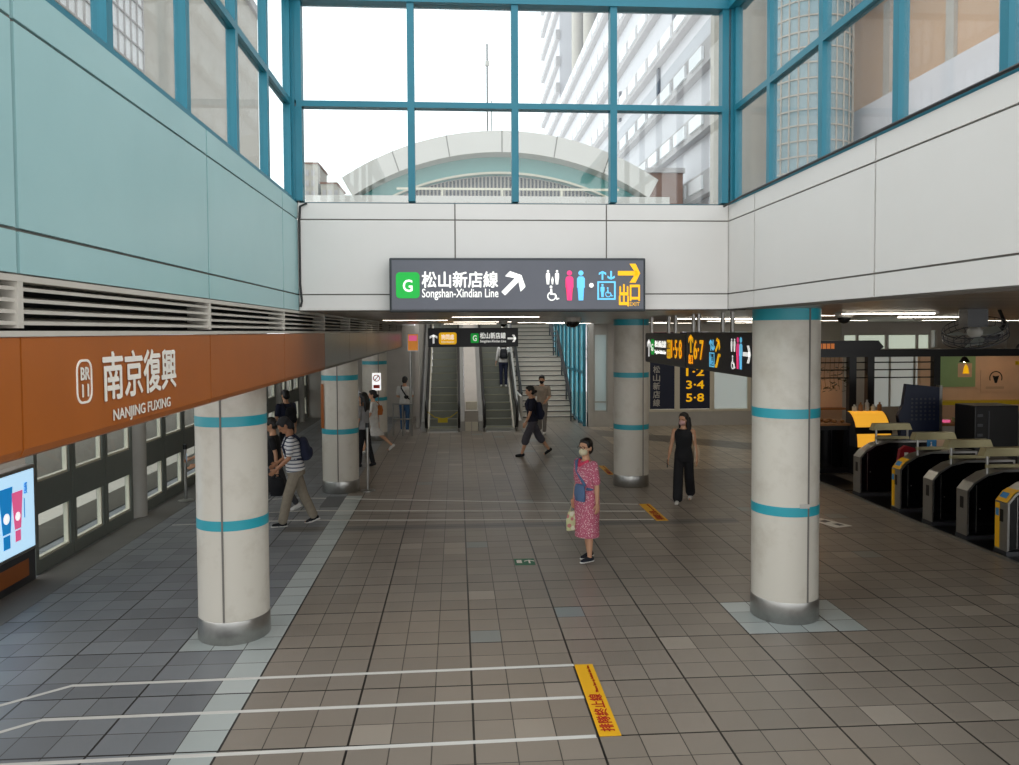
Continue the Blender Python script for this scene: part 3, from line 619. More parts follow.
# ================================================================== FAR WALL
FY = 25.2
mb = MB(); mb.box(4.2, 12.2, FY, FY+.3, 0, .46); mb.box(4.2, 4.38, FY-.05, FY+.25, .0, CZ); mb.box(4.84, 5.2, FY-.05, FY+.25, .46, CZ); mb.box(4.38, 4.84, FY, FY+.25, 3.02, CZ); mb.box(5.2, 6.2, FY, FY+.25, .46, CZ); mb.box(9.55, 12.2, FY, FY+.25, .46, CZ); mb.box(6.2, 9.55, FY, FY+.25, 3.05, CZ)
struct(mb.build('wall_back', 'grey_paint'))
wn = thing('window_4', 'w', 'w'); del wn['label']; del wn['category']; struct(wn); wn.location = (4.6, FY, 0)
MB().box(4.38, 4.84, FY+.08, FY+.1, .5, 3.0).build('pane', 'frost', wn, world=True)
mb = MB()
for q in ((4.38, 4.42, .46, 3.02), (4.80, 4.84, .46, 3.02), (4.42, 4.8, .46, .52), (4.42, 4.8, 2.96, 3.02), (4.42, 4.8, .78, .82)): mb.box(q[0], q[1], FY+.02, FY+.12, q[2], q[3])
mb.build('window_frame', 'grey_paint', wn, world=True)
wn = thing('window_5', 'w', 'w'); del wn['label']; del wn['category']; struct(wn); wn.location = (7.8, FY, 0)
MB().box(8.34, 9.46, FY+.08, FY+.1, .52, 3.05).build('pane', 'frost', wn, world=True)
mb = MB()
for x0, x1 in ((6.2, 6.22), (7.03, 7.2), (8.2, 8.34), (9.46, 9.55)): mb.box(x0, x1, FY+.0, FY+.12, .46, 3.05)
mb.box(6.2, 9.55, FY-.02, FY+.14, .46, .53); mb.build('window_frame', 'cream', wn, world=True)
def navy(x0, x1, label, rows, m, vert=False):
    t = thing('wall_sign', label, 'sign', ((x0+x1)/2, FY+.03, .55))
    MB().box(x0, x1, FY+.02, FY+.06, .55, 3.03).build('panel', 'navy', t, world=True)
    fr = ((0, FY+.02, 0), (1, 0, 0), (0, 0, 1), (0, -1, 0)); mb = MB()
    for tx, a, b, c_, d in rows: text(mb, tx, fr, a, b, c_, d, .004, .03)
    mb.build('lettering', m, t, world=True)
navy(6.22, 7.03, 'dark blue wall sign with white vertical characters, beside the middle pillar', [(q, 6.33, 1.72-.27*i, 6.55, 1.95-.27*i) for i, q in enumerate('松山新店線')], 'grey_paint')
navy(7.2, 8.2, 'dark blue wall sign with yellow exit numbers in three rows', [(q, 7.42, 1.62-.42*i, 8.0, 1.88-.42*i) for i, q in enumerate(('1·2', '3·4', '5·8'))], 'ly')

# ================================================================== TICKET GATES
def gate():
    t = thing('ticket_gate', '', 'ticket gate', (0, 0, 0), 0, 'row of ticket gates on the right')
    P = [(0, .06), (0, .72), (.10, .84), (.3, .96), (.55, 1.02), (1.35, 1.02), (1.35, .06)]
    fr = ((0, 0, 0), (1, 0, 0), (0, 0, 1), (0, -1, 0))
    I = [(.03, .08), (.03, .71), (.12, .815), (.31, .93), (.55, .985), (1.32, .985), (1.32, .08)]
    MB().prism(I, fr, -.115, .115).build('body', 'gloss_black', t)
    mb = MB()
    for a, b, c_, d in zip(P, P[1:], I[1:], I): mb.prism([a, b, c_, d], fr, -.125, .125)
    mb.build('cover', 'steel', t, True)
    for s_ in (.116, -.118):
        mb = MB(); mb.prism(rect(.14, .10, .15, .80), fr, s_, s_+.003); mb.prism(circ(.2, .45, .012, 10), fr, s_, s_+.004); mb.build('door_seam', 'steel', t)
    MB().box(-.01, 1.36, -.13, .13, 0, .06).build('plinth', 'steel_dark', t)
    # raised hood of bar frame over the reader
    for x in (.32, .92): MB().tube([(x, -.09, .95), (x, -.09, 1.26)], .02, 8).build('hood_post', 'steel', t, True)
    mb = MB(); mb.prism([(.24, 1.22), (1.0, 1.22), (.95, 1.34), (.29, 1.34)], fr, -.02, .11); mb.build('hood', 'brass', t)
    MB().box(.3, .94, -.11, -.07, 1.05, 1.10).build('hood_rail', 'brass', t)
    MB().box(.5, .8, .0, .1, 1.02, 1.05, 0, .01).build('card_reader', 'black', t)
    MB().box(-.004, .002, -.04, .04, .45, .62).build('display', 'black', t)
    return t
g0 = gate(); GX = 7.42
gy = [14.1, 12.78, 11.87, 11.02, 10.17, 9.32]
gl_ = ['farthest ticket gate, standing next to the lit food counter', 'second farthest ticket gate, with yellow and blue stickers on its front', 'ticket gate in the middle of the row, next after the farther stickered one', 'ticket gate just beyond the nearest yellow-stickered one', 'nearest ticket gate in view, with yellow stickers on its front', 'ticket gate cut off by the right edge of the photo']
gates = []
for i, (y, l) in enumerate(zip(gy, gl_)):
    if i == 0: g0.location = (GX, y+.12, 0); g0['label'] = l; gates.append(g0)
    elif i < 5: gates.append(dup(g0, (GX, y+.12, 0), l))
for gg in (gates[1], gates[4]):
    mb = MB(); mb.box(-.006, -.001, .03, .115, .08, .70, 0); mb.prism([(.0, .727), (.095, .845), (.17, .89), (.168, .896), (.09, .852), (-.006, .728)], ((0, 0, 0), (1, 0, 0), (0, 0, 1), (0, -1, 0)), -.11, .11, 0)
    mb.box(-.008, -.005, .04, .105, .52, .62, 1); mb.prism([(.03, .775), (.08, .84), (.075, .845), (.025, .78)], ((0, 0, 0), (1, 0, 0), (0, 0, 1), (0, -1, 0)), -.08, .05, 1)
    mb.build('sticker', ['yellow', 'sticker_blue'], gg, label='yellow and blue sticker')
tl = MB(); tl.box(GX-.12, GX-.08, 9, 16.2, 0, .035, 1); tl.box(GX-.08, GX+1.6, 9.0, 14.6, 0, .012, 0); tl.box(GX-.08, GX+.5, 14.6, 16.2, 0, .03, 0)
tl = tl.build('gate_plinth', ['black', 'steel'])
tag(tl, 'low dark floor plate with a bright metal edge under the ticket gates', 'floor plate')
for gg in gates: gg.location.z = .012
# lane partition with accessibility signs and red panel behind the first gate
lp = thing('lane_sign', 'small blue and pink accessibility sign on a post beside the stickered farther gate', 'sign', (8.35, 13.3, 0))
MB().tube([(8.35, 13.3, .012), (8.35, 13.3, .98)], .02, 8).build('post', 'steel', lp, True, world=True); MB().box(8.2, 8.36, 13.27, 13.29, .94, 1.16).build('plate', 'sticker_blue', lp, world=True); MB().box(8.37, 8.52, 13.27, 13.29, .94, 1.16).build('plate', 'poster_tan', lp, world=True)
mb = MB(); f2 = ((8.28, 13.27, 1.05), (1, 0, 0), (0, 0, 1), (0, -1, 0)); wheelchair(mb, f2, 0, 0, .15, .003); mb.build('pictogram', 'paint_white', lp, world=True)
rb = thing('red_barrier', 'rounded dark red panel standing between the two farthest ticket gates', 'panel', (8.1, 13.6, 0))
f2 = ((8.08, 13.6, 0), (1, 0, 0), (0, 0, 1), (0, -1, 0)); MB().prism([(-.25, .012), (.3, .012), (.3, .5), (.22, .8), (.05, .98), (-.1, 1.02), (-.2, .95), (-.25, .6)], f2, -.04, .04).build('panel', 'red', rb, world=True); MB().prism(rect(-.13, .75, -.06, .9), f2, .04, .045).build('label_plate', 'paint_white', rb, world=True)

# ================================================================== SHOP BEHIND THE GATES
mb = MB(); mb.box(10.4, 12.75, 24, 24.2, 0, CZ); mb.box(12.75, 15.1, 24, 24.2, 0, .66); mb.box(15.1, 17.4, 24, 24.2, 0, CZ); mb.box(12.75, 15.1, 24, 24.2, 2.40, 2.52); mb.box(12.75, 15.1, 24, 24.2, 3.06, CZ)
struct(mb.build('wall_shop', 'bld_beige'))
wn = thing('window_6', 'w', 'w'); del wn['label']; del wn['category']; struct(wn); wn.location = (13.9, 24, 0)
mb = MB()
for x in (12.75, 13.55, 14.35, 15.05): mb.box(x, x+.06, 24.02, 24.1, .66, 3.06)
mb.build('window_frame', 'grey_paint', wn, world=True)
for z0, z1 in ((.66, 2.4), (2.52, 3.06)): MB().box(12.75, 15.1, 24.05, 24.06, z0, z1).build('pane', 'frost', wn, world=True)
mb = MB(); mb.box(11.0, 12.75, 23.9, 23.99, 2.52, 3.06)
struct(MB().box(17.4, 17.6, -2, 24.2, 0, CZ).build('wall_east', 'bld_beige'))
hw_ = thing('clerestory_strip', 'row of small frosted windows high on the wall above the kiosk beam', 'window strip', (12.0, 22.9, 2.5))
for i, (a, b) in enumerate(((11.48, 11.85), (11.95, 12.75), (12.9, 13.7), (13.8, 14.1))):
    MB().box(a, b, 22.88, 22.9, 2.52, 2.92).build('pane', mat('strip_glow%d' % i, 'd6e2d0', .4, 0, .55, 0), hw_, world=True)
mb = MB()
for a in (11.42, 11.86, 12.76, 13.71, 14.11): mb.box(a, a+.08, 22.85, 22.93, 2.46, 3.0)
mb.box(11.42, 14.19, 22.86, 22.92, 2.44, 2.52); mb.box(11.42, 14.19, 22.86, 22.92, 2.92, CZ-.001); mb.build('window_frame', 'grey_paint', hw_, world=True)
struct(MB().box(13.35, 17.4, 22.0, 22.15, 0, 2.5).build('wall_stall', 'peach'))
def flat(name, x0, x1, y, z0, z1, m, label, cat): return tag(MB().box(x0, x1, y-.02, y, z0, z1).build(name, m), label, cat)
pg = thing('poster', 'pale green poster with a yellow drop on the stall wall', 'poster', (14.45, 21.98, 1.4)); MB().box(13.75, 14.98, 21.965, 21.99, 1.42, 2.32).build('sheet', 'poster_green', pg, world=True)
f2 = ((14.45, 21.965, 1.9), (1, 0, 0), (0, 0, 1), (0, -1, 0)); mb = MB(); mb.prism(rect(0, -.2, .42, .2), f2, 0, .003); mb.build('print', 'poster_tan', pg, world=True); mb = MB(); mb.prism([(.14, -.1), (.34, -.1), (.3, .1), (.24, .18), (.18, .1)], f2, .003, .006); mb.build('print', 'ly', pg, world=True)
pv = thing('poster', 'tan poster with a round leaf emblem on the stall wall', 'poster', (15.6, 21.98, 1.3)); MB().box(15.15, 16.0, 21.965, 21.99, 1.27, 1.9).build('sheet', 'poster_tan', pv, world=True)
f2 = ((15.6, 21.965, 1.62), (1, 0, 0), (0, 0, 1), (0, -1, 0)); mb = MB(); ring(mb, f2, 0, .05, .2, .03, .004, 0, -.4, PI+.4); mb.prism([(-.1, .12), (-.02, .1), (0, -.06), (.02, .1), (.1, .12), (.03, -.1), (-.03, -.1)], f2, 0, .004); mb.build('emblem', 'black', pv, world=True); MB().prism(rect(-.3, -.27, .25, -.2), f2, 0, .003).build('print', 'bld_tan', pv, world=True)
tag(MB().box(13.4, 17.3, 21.6, 21.99, .93, 1.03).build('wall_shelf', 'yline'), 'long yellow ledge along the stall wall', 'shelf')
tag(MB().box(16.2, 17.3, 21.9, 21.99, 2.05, 2.15).build('wall_strip', 'yline'), 'short yellow strip near the top of the stall wall', 'strip')
# kiosk frame
kf = thing('kiosk', 'black steel frame of posts and beams around the food kiosk', 'frame', (9.5, 16.6, 0))
MB().box(7.75, 13.5, 16.52, 16.68, 2.5, 2.66).build('beam', 'black', kf, world=True)
for x0, x1 in ((8.44, 8.6), (8.85, 9.0), (10.34, 10.48), (12.9, 13.05)): MB().box(x0, x1, 16.53, 16.67, 0, 2.5).build('post', 'black', kf, world=True)
for q in (2.05, 2.22, 2.38): MB().tube([(7.78, 16.6, q), (10.4, 16.6, q)], .014, 6).build('rail', 'black', kf, True, world=True)
sg = thing('kiosk_sign', 'black box sign lying along the top of the kiosk beam, with an orange lit end', 'sign', (8.25, 16.3, 2.55)); MB().prism([(7.6, 2.66), (8.95, 2.66), (9.05, 2.72), (8.93, 2.86), (7.6, 2.86)], ((0, 16.4, 0), (1, 0, 0), (0, 0, 1), (0, -1, 0)), -.15, .15).build('box', 'black', sg, world=True)
mb = MB()
for i in range(4): mb.box(7.62+i*.09, 7.69+i*.09, 16.24, 16.25, 2.69, 2.80)
mb.build('lit_letters', mat('dim_orange', 'c8743a', .5, 0, .5, 0), sg, world=True)
bp_ = thing('back_panel', 'warm peach panel behind the kiosk counter beside the nearest pillar', 'panel', (8.4, 18.4, 0)); MB().box(7.6, 9.2, 18.35, 18.45, 0, 2.5).build('panel', 'peach', bp_, world=True); MB().box(7.6, 9.2, 18.1, 18.35, 1.2, 1.24).build('shelf', 'wood', bp_, world=True)
def pendant(x, y, z, label):  # pendants added to bring warm light into the dark stalls
    t = thing('added_pendant_lamp', label, 'lamp', (x, y, z), 0, 'added pendant lamps warming the food stalls'); MB().tube([(0, 0, .12), (0, 0, CZ-z-.001)], .006, 6).build('cord', 'black', t); MB().lathe([(.02, .13), (.05, .12), (.12, .0), (.115, .0), (.045, .11)], n=24).build('lamp_shade', 'black', t, True); MB().ball((0, 0, .03), .04).build('bulb', mat('warm_bulb', 'ffc27a', .4, 0, 120., 0), t, True)
pendant(8.2, 17.6, 2.1, 'added pendant lamp warming the kiosk counter beside the nearest pillar'); pendant(15.6, 21.0, 2.55, 'added pendant lamp before the tan leaf poster'); pendant(12.2, 18.3, 2.3, 'added pendant lamp over the wooden serving counter')
# counter and lit display
kc = thing('kiosk_counter', 'dark glass-fronted kiosk counter at the end of the gates', 'counter', (8.0, 16.5, 0))
MB().box(7.5, 8.36, 16.35, 17.2, .03, 1.05).build('body', 'black', kc, world=True); MB().box(7.46, 8.4, 16.3, 17.25, 1.05, 1.09).build('worktop', 'wood', kc, world=True); MB().box(7.55, 7.95, 16.335, 16.345, .15, .95).build('panel', 'gloss_black', kc, world=True); MB().box(7.98, 8.32, 16.335, 16.345, .15, .95).build('panel', 'gloss_black', kc, world=True)
dc = thing('food_display', 'curved food display case glowing warm yellow beside the kiosk post', 'display case', (8.8, 16.1, 0))
f2 = ((8.36, 0, 0), (0, 1, 0), (0, 0, 1), (1, 0, 0))
MB().prism([(16.05, .03), (16.5, .03), (16.5, .62), (16.05, .62)], f2, 0, .8).build('base', 'black', dc, world=True)
arc = [(16.5-.45*math.cos(a), .62+.72*math.sin(a)) for a in [PI/2*i/8 for i in range(9)]]
MB().prism(arc+[(16.5, .62)], f2, 0.03, .77).build('lit_hood', 'warm', dc, world=True)
for x in (8.36, 9.13): MB().prism(arc+[(16.5, .62)], ((x, 0, 0), (0, 1, 0), (0, 0, 1), (1, 0, 0)), 0, .03).build('end_panel', 'steel_dark', dc, world=True)
MB().prism([(y-.006, z) for y, z in arc[2:4]]+[(y+.002, z+.012) for y, z in arc[2:4]][::-1], f2, 0, .8).build('trim', 'black', dc, world=True)
random.seed(3)
for i in range(9):
    b = MB().ball((0, 0, 0), (.06+.02*random.random(), .045, .035), 10).build('bread_roll', 'wood', smooth=True); b.location = (7.56+.18*(i % 5), 16.5+.22*(i//5), 1.125); b.rotation_euler.z = random.random()*3
    tag(b, 'small golden bread roll on the dark kiosk counter', 'bread', 'bread rolls on the kiosk counter')
pk = MB()
for i in range(5):
    o = MB(); hgt = .14+.05*(i % 3); o.lathe([(0, 0), (.045, 0), (.045, hgt*.7), (.02, hgt*.8), (.02, hgt), (0, hgt)], n=14); o = o.build('jar', ['cream', 'wood', 'grey_paint'][i % 3], smooth=True); o.location = (8.5+.14*i, 16.42, 1.345)
    tag(o, ['pale jar standing on the lit display case', 'brown jar on top of the lit display case', 'grey jar standing on the lit display case', 'second cream jar, toward the right of the lit display case top', 'rightmost jar on top of the lit display case'][i], 'jar', 'jars on the display case')
bd = thing('display_board', 'tall dark navy board standing behind the farthest ticket gates', 'board', (9.1, 15.0, 0)); f2 = ((0, 15.05, 0), (1, 0, 0), (0, 0, 1), (0, -1, 0))
MB().prism([(8.72, .95), (9.5, .95), (9.5, 1.95), (8.82, 2.02), (8.76, 1.6), (8.66, 1.4), (8.72, 1.2)], f2, -.05, .05).build('panel', 'navy', bd, world=True); MB().box(9.5, 9.56, 15.0, 15.12, 0, 1.98).build('post', 'steel', bd, world=True)
MB().box(8.5, 9.5, 15.0, 15.5, 0, .95, 0, .02).build('cabinet', 'black', bd, world=True)
mb = MB()
for i in range(6):
    for j in range(6): mb.prism(rect(8.92+i*.09, 1.3+j*.08, 8.96+i*.09, 1.34+j*.08), f2, .05, .053)
mb.build('print', 'steel_dark', bd, world=True)
cb = thing('equipment_cabinet', 'black equipment cabinet standing beyond the nearer ticket gates', 'cabinet', (9.85, 14.1, 0)); MB().box(9.42, 10.25, 13.8, 14.4, .0, 1.69, 0, .015).build('body', 'black', cb, world=True)
for i in range(4): MB().box(9.46, 9.56, 13.785, 13.8, .95+i*.18, 1.0+i*.18).build('button', 'steel_dark', cb, world=True)
MB().box(9.67, 9.69, 13.79, 13.8, .1, 1.6).build('seam', 'steel_dark', cb, world=True); MB().box(10.35, 10.6, 13.9, 14.2, 0, 1.55, 0, .02).build('side_box', 'grey_paint', cb, world=True)
sc2 = thing('serving_counter', 'light serving counter with a warm wooden top behind the gates', 'counter', (11.7, 18.2, 0)); MB().box(11.0, 13.0, 18.0, 18.7, 0, .8).build('body', 'bld_beige', sc2, world=True); MB().box(10.95, 13.05, 17.95, 18.75, .8, .86).build('worktop', 'wood', sc2, world=True)
for i in range(5):
    b = MB(); b.box(-.08, .08, -.06, .06, 0, .06+.05*(i % 2), 0, .01); b.box(-.06, .06, -.04, .04, .06+.05*(i % 2), .075+.05*(i % 2), 1); b = b.build('food_box', [['poster_tan', 'red', 'ad_pink', 'poster_green', 'wood'][i], 'cream']); b.location = (11.15+.27*i, 18.2, .86)
    tag(b, ['tan', 'dark red', 'pink', 'green', 'brown'][i]+' food box on the wooden serving counter', 'box', 'food boxes on the serving counter')
tr = MB(); tr.box(11.35, 11.75, 18.5, 18.54, .86, 1.4, 0); tr.build('menu_stand', 'black'); tag(bpy.data.objects['menu_stand'], 'black upright stand at the back of the serving counter', 'stand')
random.seed(5); hp = thing('hanging_plant', 'dark trailing plant hanging from the kiosk beam beside the nearest pillar', 'plant', (8.0, 16.6, 2.3))
mb = MB()
for i in range(70):
    a = random.random()*6.3; px, py, pz = 7.7+random.random()*.75, 16.6+random.uniform(-.2, .2), 1.75+random.random()*.55; d = Vector((math.cos(a), math.sin(a), random.uniform(-.6, .6))).normalized()*.07; e = d.cross(Vector((0, 0, 1))).normalized()*.025; p = Vector((px, py, pz)); n_ = Vector((0, 0, .012))
    mb.add([p-d, p+e, p+d, p-e, p+n_], [(0, 1, 4), (1, 2, 4), (2, 3, 4), (3, 0, 4), (0, 3, 2, 1)])
mb.build('foliage', mat('leaf_dark', '3a3a20', .6), hp, world=True)
mb = MB()
for i in range(7): mb.tube([(7.75+i*.1, 16.6, 2.5), (7.73+i*.1, 16.58+.03*(i % 3), 2.1), (7.76+i*.1, 16.6, 1.8)], .005, 5)
mb.build('stem', 'wood', hp, world=True)

# ================================================================== FAN, LIGHTS, CAMERAS ON THE SOFFIT
fn = thing('ceiling_fan', 'round caged fan hung from the soffit above the ticket gates', 'fan', (5.85, 8.6, 3.06))
MB().box(-.14, .1, -.08, .08, .06, CZ-3.06-.001).build('mount', 'black', fn); MB().ball((0, 0, 0), (.07, .1, .07), 14).build('motor', 'grey_paint', fn, True)
tl_ = Matrix.Rotation(math.radians(62), 4, 'X') @ Matrix.Identity(4); tl_ = Matrix.Rotation(math.radians(-18), 4, 'Y') @ Matrix.Rotation(math.radians(14), 4, 'X')
def cage(mb):
    for rr, zz in ((.33, 0), (.32, .06), (.33, -.06), (.22, -.1), (.12, -.12)): mb.tube([tl_ @ Vector((rr*math.cos(a), rr*math.sin(a), zz)) for a in [2*PI*i/36 for i in range(36)]], .006, 5, closed=True)
    for i in range(24):
        a = 2*PI*i/24; c_, s_ = math.cos(a), math.sin(a); mb.tube([tl_ @ Vector((c_*.04, s_*.04, -.125)), tl_ @ Vector((c_*.22, s_*.22, -.1)), tl_ @ Vector((c_*.33, s_*.33, -.03)), tl_ @ Vector((c_*.33, s_*.33, .05))], .0035, 4)
mb = MB(); cage(mb); mb.build('cage', 'steel_dark', fn, True)
for i in range(3):
    a0 = 2*PI*i/3; mb = MB(); P = [(.05, -.2), (.12, -.45), (.28, -.5), (.3, .1), (.2, .35), (.06, .25)]
    vs = [tl_ @ Vector((r_*math.cos(a0+a), r_*math.sin(a0+a), -.04+.05*a)) for r_, a in P]; vs += [v+Vector((0, 0, .006)) for v in vs]; n_ = len(P)
    mb.add(vs, [tuple(range(n_)), tuple(range(n_, 2*n_))[::-1]]+[(k, (k+1) % n_, n_+(k+1) % n_, n_+k) for k in range(n_)]); mb.build('blade', 'fanblade', fn)
MB().tube([(.5, .3, CZ-3.06-.001), (.5, .2, .1), (.35, .12, -.06), (.1, .05, -.08)], .02, 8).build('cable_arm', 'rubber', fn, True)
def ceiling_light(x, y, L, label, rz=0., z=CZ, th=.004):
    t = thing('ceiling_light', label, 'light', (x, y, z), rz, 'linear lights in the metal soffit')
    MB().box(-L/2, L/2, -.09, .09, -th, -.001).build('housing', 'grey_paint', t); MB().box(-L/2+.03, L/2-.03, -.06, .06, -th*1.5, -th).build('diffuser', 'tube', t)
ceiling_light(5.4, 9.6, 1.2, 'nearest linear ceiling light, on the soffit to the right of the near pillar', th=.022); ceiling_light(7.9, 12.6, 1.3, 'linear ceiling light over the ticket gates', th=.022); ceiling_light(4.5, 13.6, 1.4, 'linear ceiling light above the black hanging signs', th=.02)
ceiling_light(8.2, 19.5, 1.3, 'added fill light before the dark blue wall signs'); ceiling_light(.6, 12.2, 1.4, 'added fill light just behind the big grey sign'); ceiling_light(.6, 18.5, 1.4, 'added fill light toward the escalators'); ceiling_light(-3.6, 13.0, 1.4, 'added fill light over the near platform side'); ceiling_light(-3.6, 19.5, 1.4, 'added fill light over the far platform side'); ceiling_light(5.2, 21.5, 1.3, 'added fill light near the far wall')  # near-flush lamps added to lift the far concourse and platform side
for x, y, l in ((9.5, 19.0, 'added fill light over the food kiosk'), (12.5, 19.5, 'added fill light over the serving counter'), (14.8, 20.6, 'added fill light in front of the stall wall posters'), (10.0, 12.5, 'added fill light beyond the ticket gates'), (2.2, 20.5, 'added fill light before the staircase'), (6.0, 16.0, 'added fill light between the middle pillar and the gates'), (-.8, 15.5, 'added fill light over the middle of the hall'), (6.8, 19.2, 'added fill light ahead of the dark blue sign with white characters'), (9.0, 22.4, 'added fill light close to the frosted far window'), (6.6, 24.0, 'added fill light washing the dark blue wall signs'), (9.3, 24.2, 'added fill light washing the frosted far window'), (5.3, 12.0, 'added fill light above the printed paper notice'), (-3.6, 5.0, 'added fill light behind the orange fascia near the advertisement')): ceiling_light(x, y, 1.3, l)  # more added lamps, brightening the kiosk, hall and far wall
ceiling_light(.4, 23.4, 1.6, 'added fill light right in front of the escalators'); ceiling_light(3.3, 23.3, 1.4, 'added fill light right in front of the stairs'); ceiling_light(.4, 31, 2.4, 'added fill light high above the escalators', 0, 6.1); ceiling_light(3.1, 31, 1.8, 'added fill light high above the staircase', 0, 6.1)  # lamps added to brighten the escalators and stairs
def dome(x, y, label, r=.11):
    t = thing('dome_camera', label, 'camera', (x, y, CZ), 0, 'dome cameras under the soffit'); MB().lathe([(0, -.001), (r, -.001), (r, -.06), (r*.8, -.07), (0, -.07)], n=24).build('base', 'grey_paint', t, True)
    MB().lathe([(r*.75, -.065)]+[(r*.75*math.cos(a), -.07-r*.7*math.sin(a)) for a in [PI/2*i/6 for i in range(1, 7)]], n=20).build('dome', 'gloss_black', t, True)
dome(5.0, 9.95, 'dome camera on the soffit just right of the nearest pillar'); dome(1.95, 13.2, 'dome camera on the soffit between the escalator sign and the middle pillar', .14); dome(2.5, 17.6, 'small dome camera on the soffit in front of the staircase', .09); dome(1.0, 17.0, 'small dome camera on the soffit above the escalator sign', .09)
# ================================================================== STANCHIONS
def stanchion(x, y, label, h=1.02):
    t = thing('stanchion', label, 'stanchion', (x, y, 0)); MB().lathe([(0, 0), (.14, 0), (.14, .02), (.05, .04), (0, .04)], n=28).build('base', 'steel', t, True); MB().tube([(0, 0, .03), (0, 0, h)], .028, 12).build('pole', 'steel', t, True); MB().tube([(0, 0, h-.06), (0, 0, h+.03)], .036, 12).build('cap', 'black', t, True)
stanchion(-1.75, 15.5, 'steel stanchion on the right of the second platform pillar', 1.3); stanchion(-5.0, 14.85, 'steel stanchion by the screen doors, left of the nearest pillar')
gr = thing('guard_rail', 'low steel guard rail at the left foot of the escalators', 'rail', (-1.65, 24.2, 0))
for x in (-1.9, -1.62, -1.35): MB().tube([(x, 23.6, 0), (x, 23.6, .95)], .025, 8).build('post', 'steel', gr, True, world=True)
for q in (.5, .95): MB().tube([(-1.92, 23.6, q), (-1.33, 23.6, q)], .025, 8).build('rail', 'steel', gr, True, world=True)
la = thing('orange_glow_panel', 'narrow glowing panel added for the orange light at the far end of the fascia', 'advertisement', (-1.45, 24.05, 2.2)); MB().box(-1.5, -1.14, 24.02, 24.12, 2.5, 3.05).build('housing', 'steel', la, world=True); MB().box(-1.47, -1.17, 24.0, 24.02, 2.53, 3.02).build('screen', mat('glow_orange', 'd98a3c', .5, 0, .5, 0), la, world=True); MB().box(-1.44, -1.2, 23.995, 24.0, 2.82, 2.98).build('print', 'ad_pink', la, world=True); MB().tube([(-1.4, 24.1, 0), (-1.4, 24.1, 2.52)], .04).build('post', 'steel', la, True, world=True)  # lit panel added in place of the orange light reflected on the fascia end

# ================================================================== OUTSIDE
ar = thing('arched_roof_building', 'white arched station roof seen through the front windows', 'building', (1.75, 30, 0))
def arcpts(cx, half, sag, z0, n=36):
    R = (half*half+sag*sag)/(2*sag); cz = z0+sag-R; a = math.asin(min(1, half/R)); return [(cx+R*math.sin(-a+2*a*i/n), cz+R*math.cos(-a+2*a*i/n)) for i in range(n+1)]
f2 = ((0, 30, 0), (1, 0, 0), (0, 0, 1), (0, -1, 0))
O = arcpts(1.75, 5.97, 1.80, 8.83); I = arcpts(1.75, 5.6, 1.68, 8.15)
mb = MB()
for k in range(36):
    g_ = .01 if k % 6 == 0 else 0
    mb.prism([O[k], O[k+1], I[k+1], I[k]], f2, -6, .0)
mb.build('roof_rim', 'arch', ar, world=True)
mb = MB()
for k in (6, 12, 18, 24, 30): (a, b), (c_, d) = O[k], I[k]; mb.prism([(a-.02, b+.005), (a+.02, b+.005), (c_+.02, d), (c_-.02, d)], f2, .0, .01)
mb.build('rim_joint', 'joint', ar, world=True)
J = arcpts(1.75, 4.4, 1.03, 8.15); I2 = arcpts(1.75, 5.6, 1.68, 8.15)
mb = MB()
for k in range(36): mb.prism([I2[k], I2[k+1], J[k+1], J[k]], f2, -1.3, -.9)
mb.build('soffit_band', 'arch_teal', ar, world=True)
J2 = arcpts(1.75, 4.55, 1.11, 8.15); mb = MB()
for k in range(36): mb.prism([J2[k], J2[k+1], J[k+1], J[k]], f2, -.9, -.82)
mb.build('inner_trim', 'cream', ar, world=True)
mb = MB(); mb.prism(J, f2, -1.5, -1.4); mb.build('louver_backing', 'bld_dark', ar, world=True)
mb = MB(); n_ = 60
for i in range(n_):
    x = 1.75-4.4+8.8*i/n_; h = None
    for (a, b), (c_, d) in zip(J, J[1:]):
        if a <= x <= c_: h = b+(d-b)*(x-a)/(c_-a)
    if h and h > 8.2: mb.prism([(x, 8.15), (x+.06, 8.15), (x+.06, h), (x, h)], f2, -1.4, -1.3)
mb.build('louver', 'bld_beige', ar, world=True)
MB().box(-4.6, 8.1, 29.8, 36, 6.1, 8.15).build('base_wall', 'arch', ar, world=True).hide_render = False
for x in (-.5, 1.75, 4): MB().box(x-.04, x+.04, 29.95, 30.05, 8.15, 8.45).build('rail_post', 'cream', ar, world=True)
MB().box(-2.2, 6.2, 29.97, 30.03, 8.4, 8.48).build('rail', 'cream', ar, world=True)
ms = thing('mast', 'thin grey antenna mast rising behind the arched roof', 'mast', (1.33, 33, 9.5)); MB().tube([(1.33, 33, 9.5), (1.33, 33, 14.9)], .035, 8).build('pole', 'steel_dark', ms, True, world=True); MB().tube([(1.5, 33, 9.5), (1.5, 33, 12.6)], .02, 8).build('pole', 'steel_dark', ms, True, world=True); MB().box(1.25, 1.42, 32.95, 33.05, 14.0, 14.2).build('antenna', 'grey_paint', ms, world=True); MB().box(1.45, 1.6, 32.95, 33.05, 12.2, 12.35).build('antenna', 'grey_paint', ms, world=True)
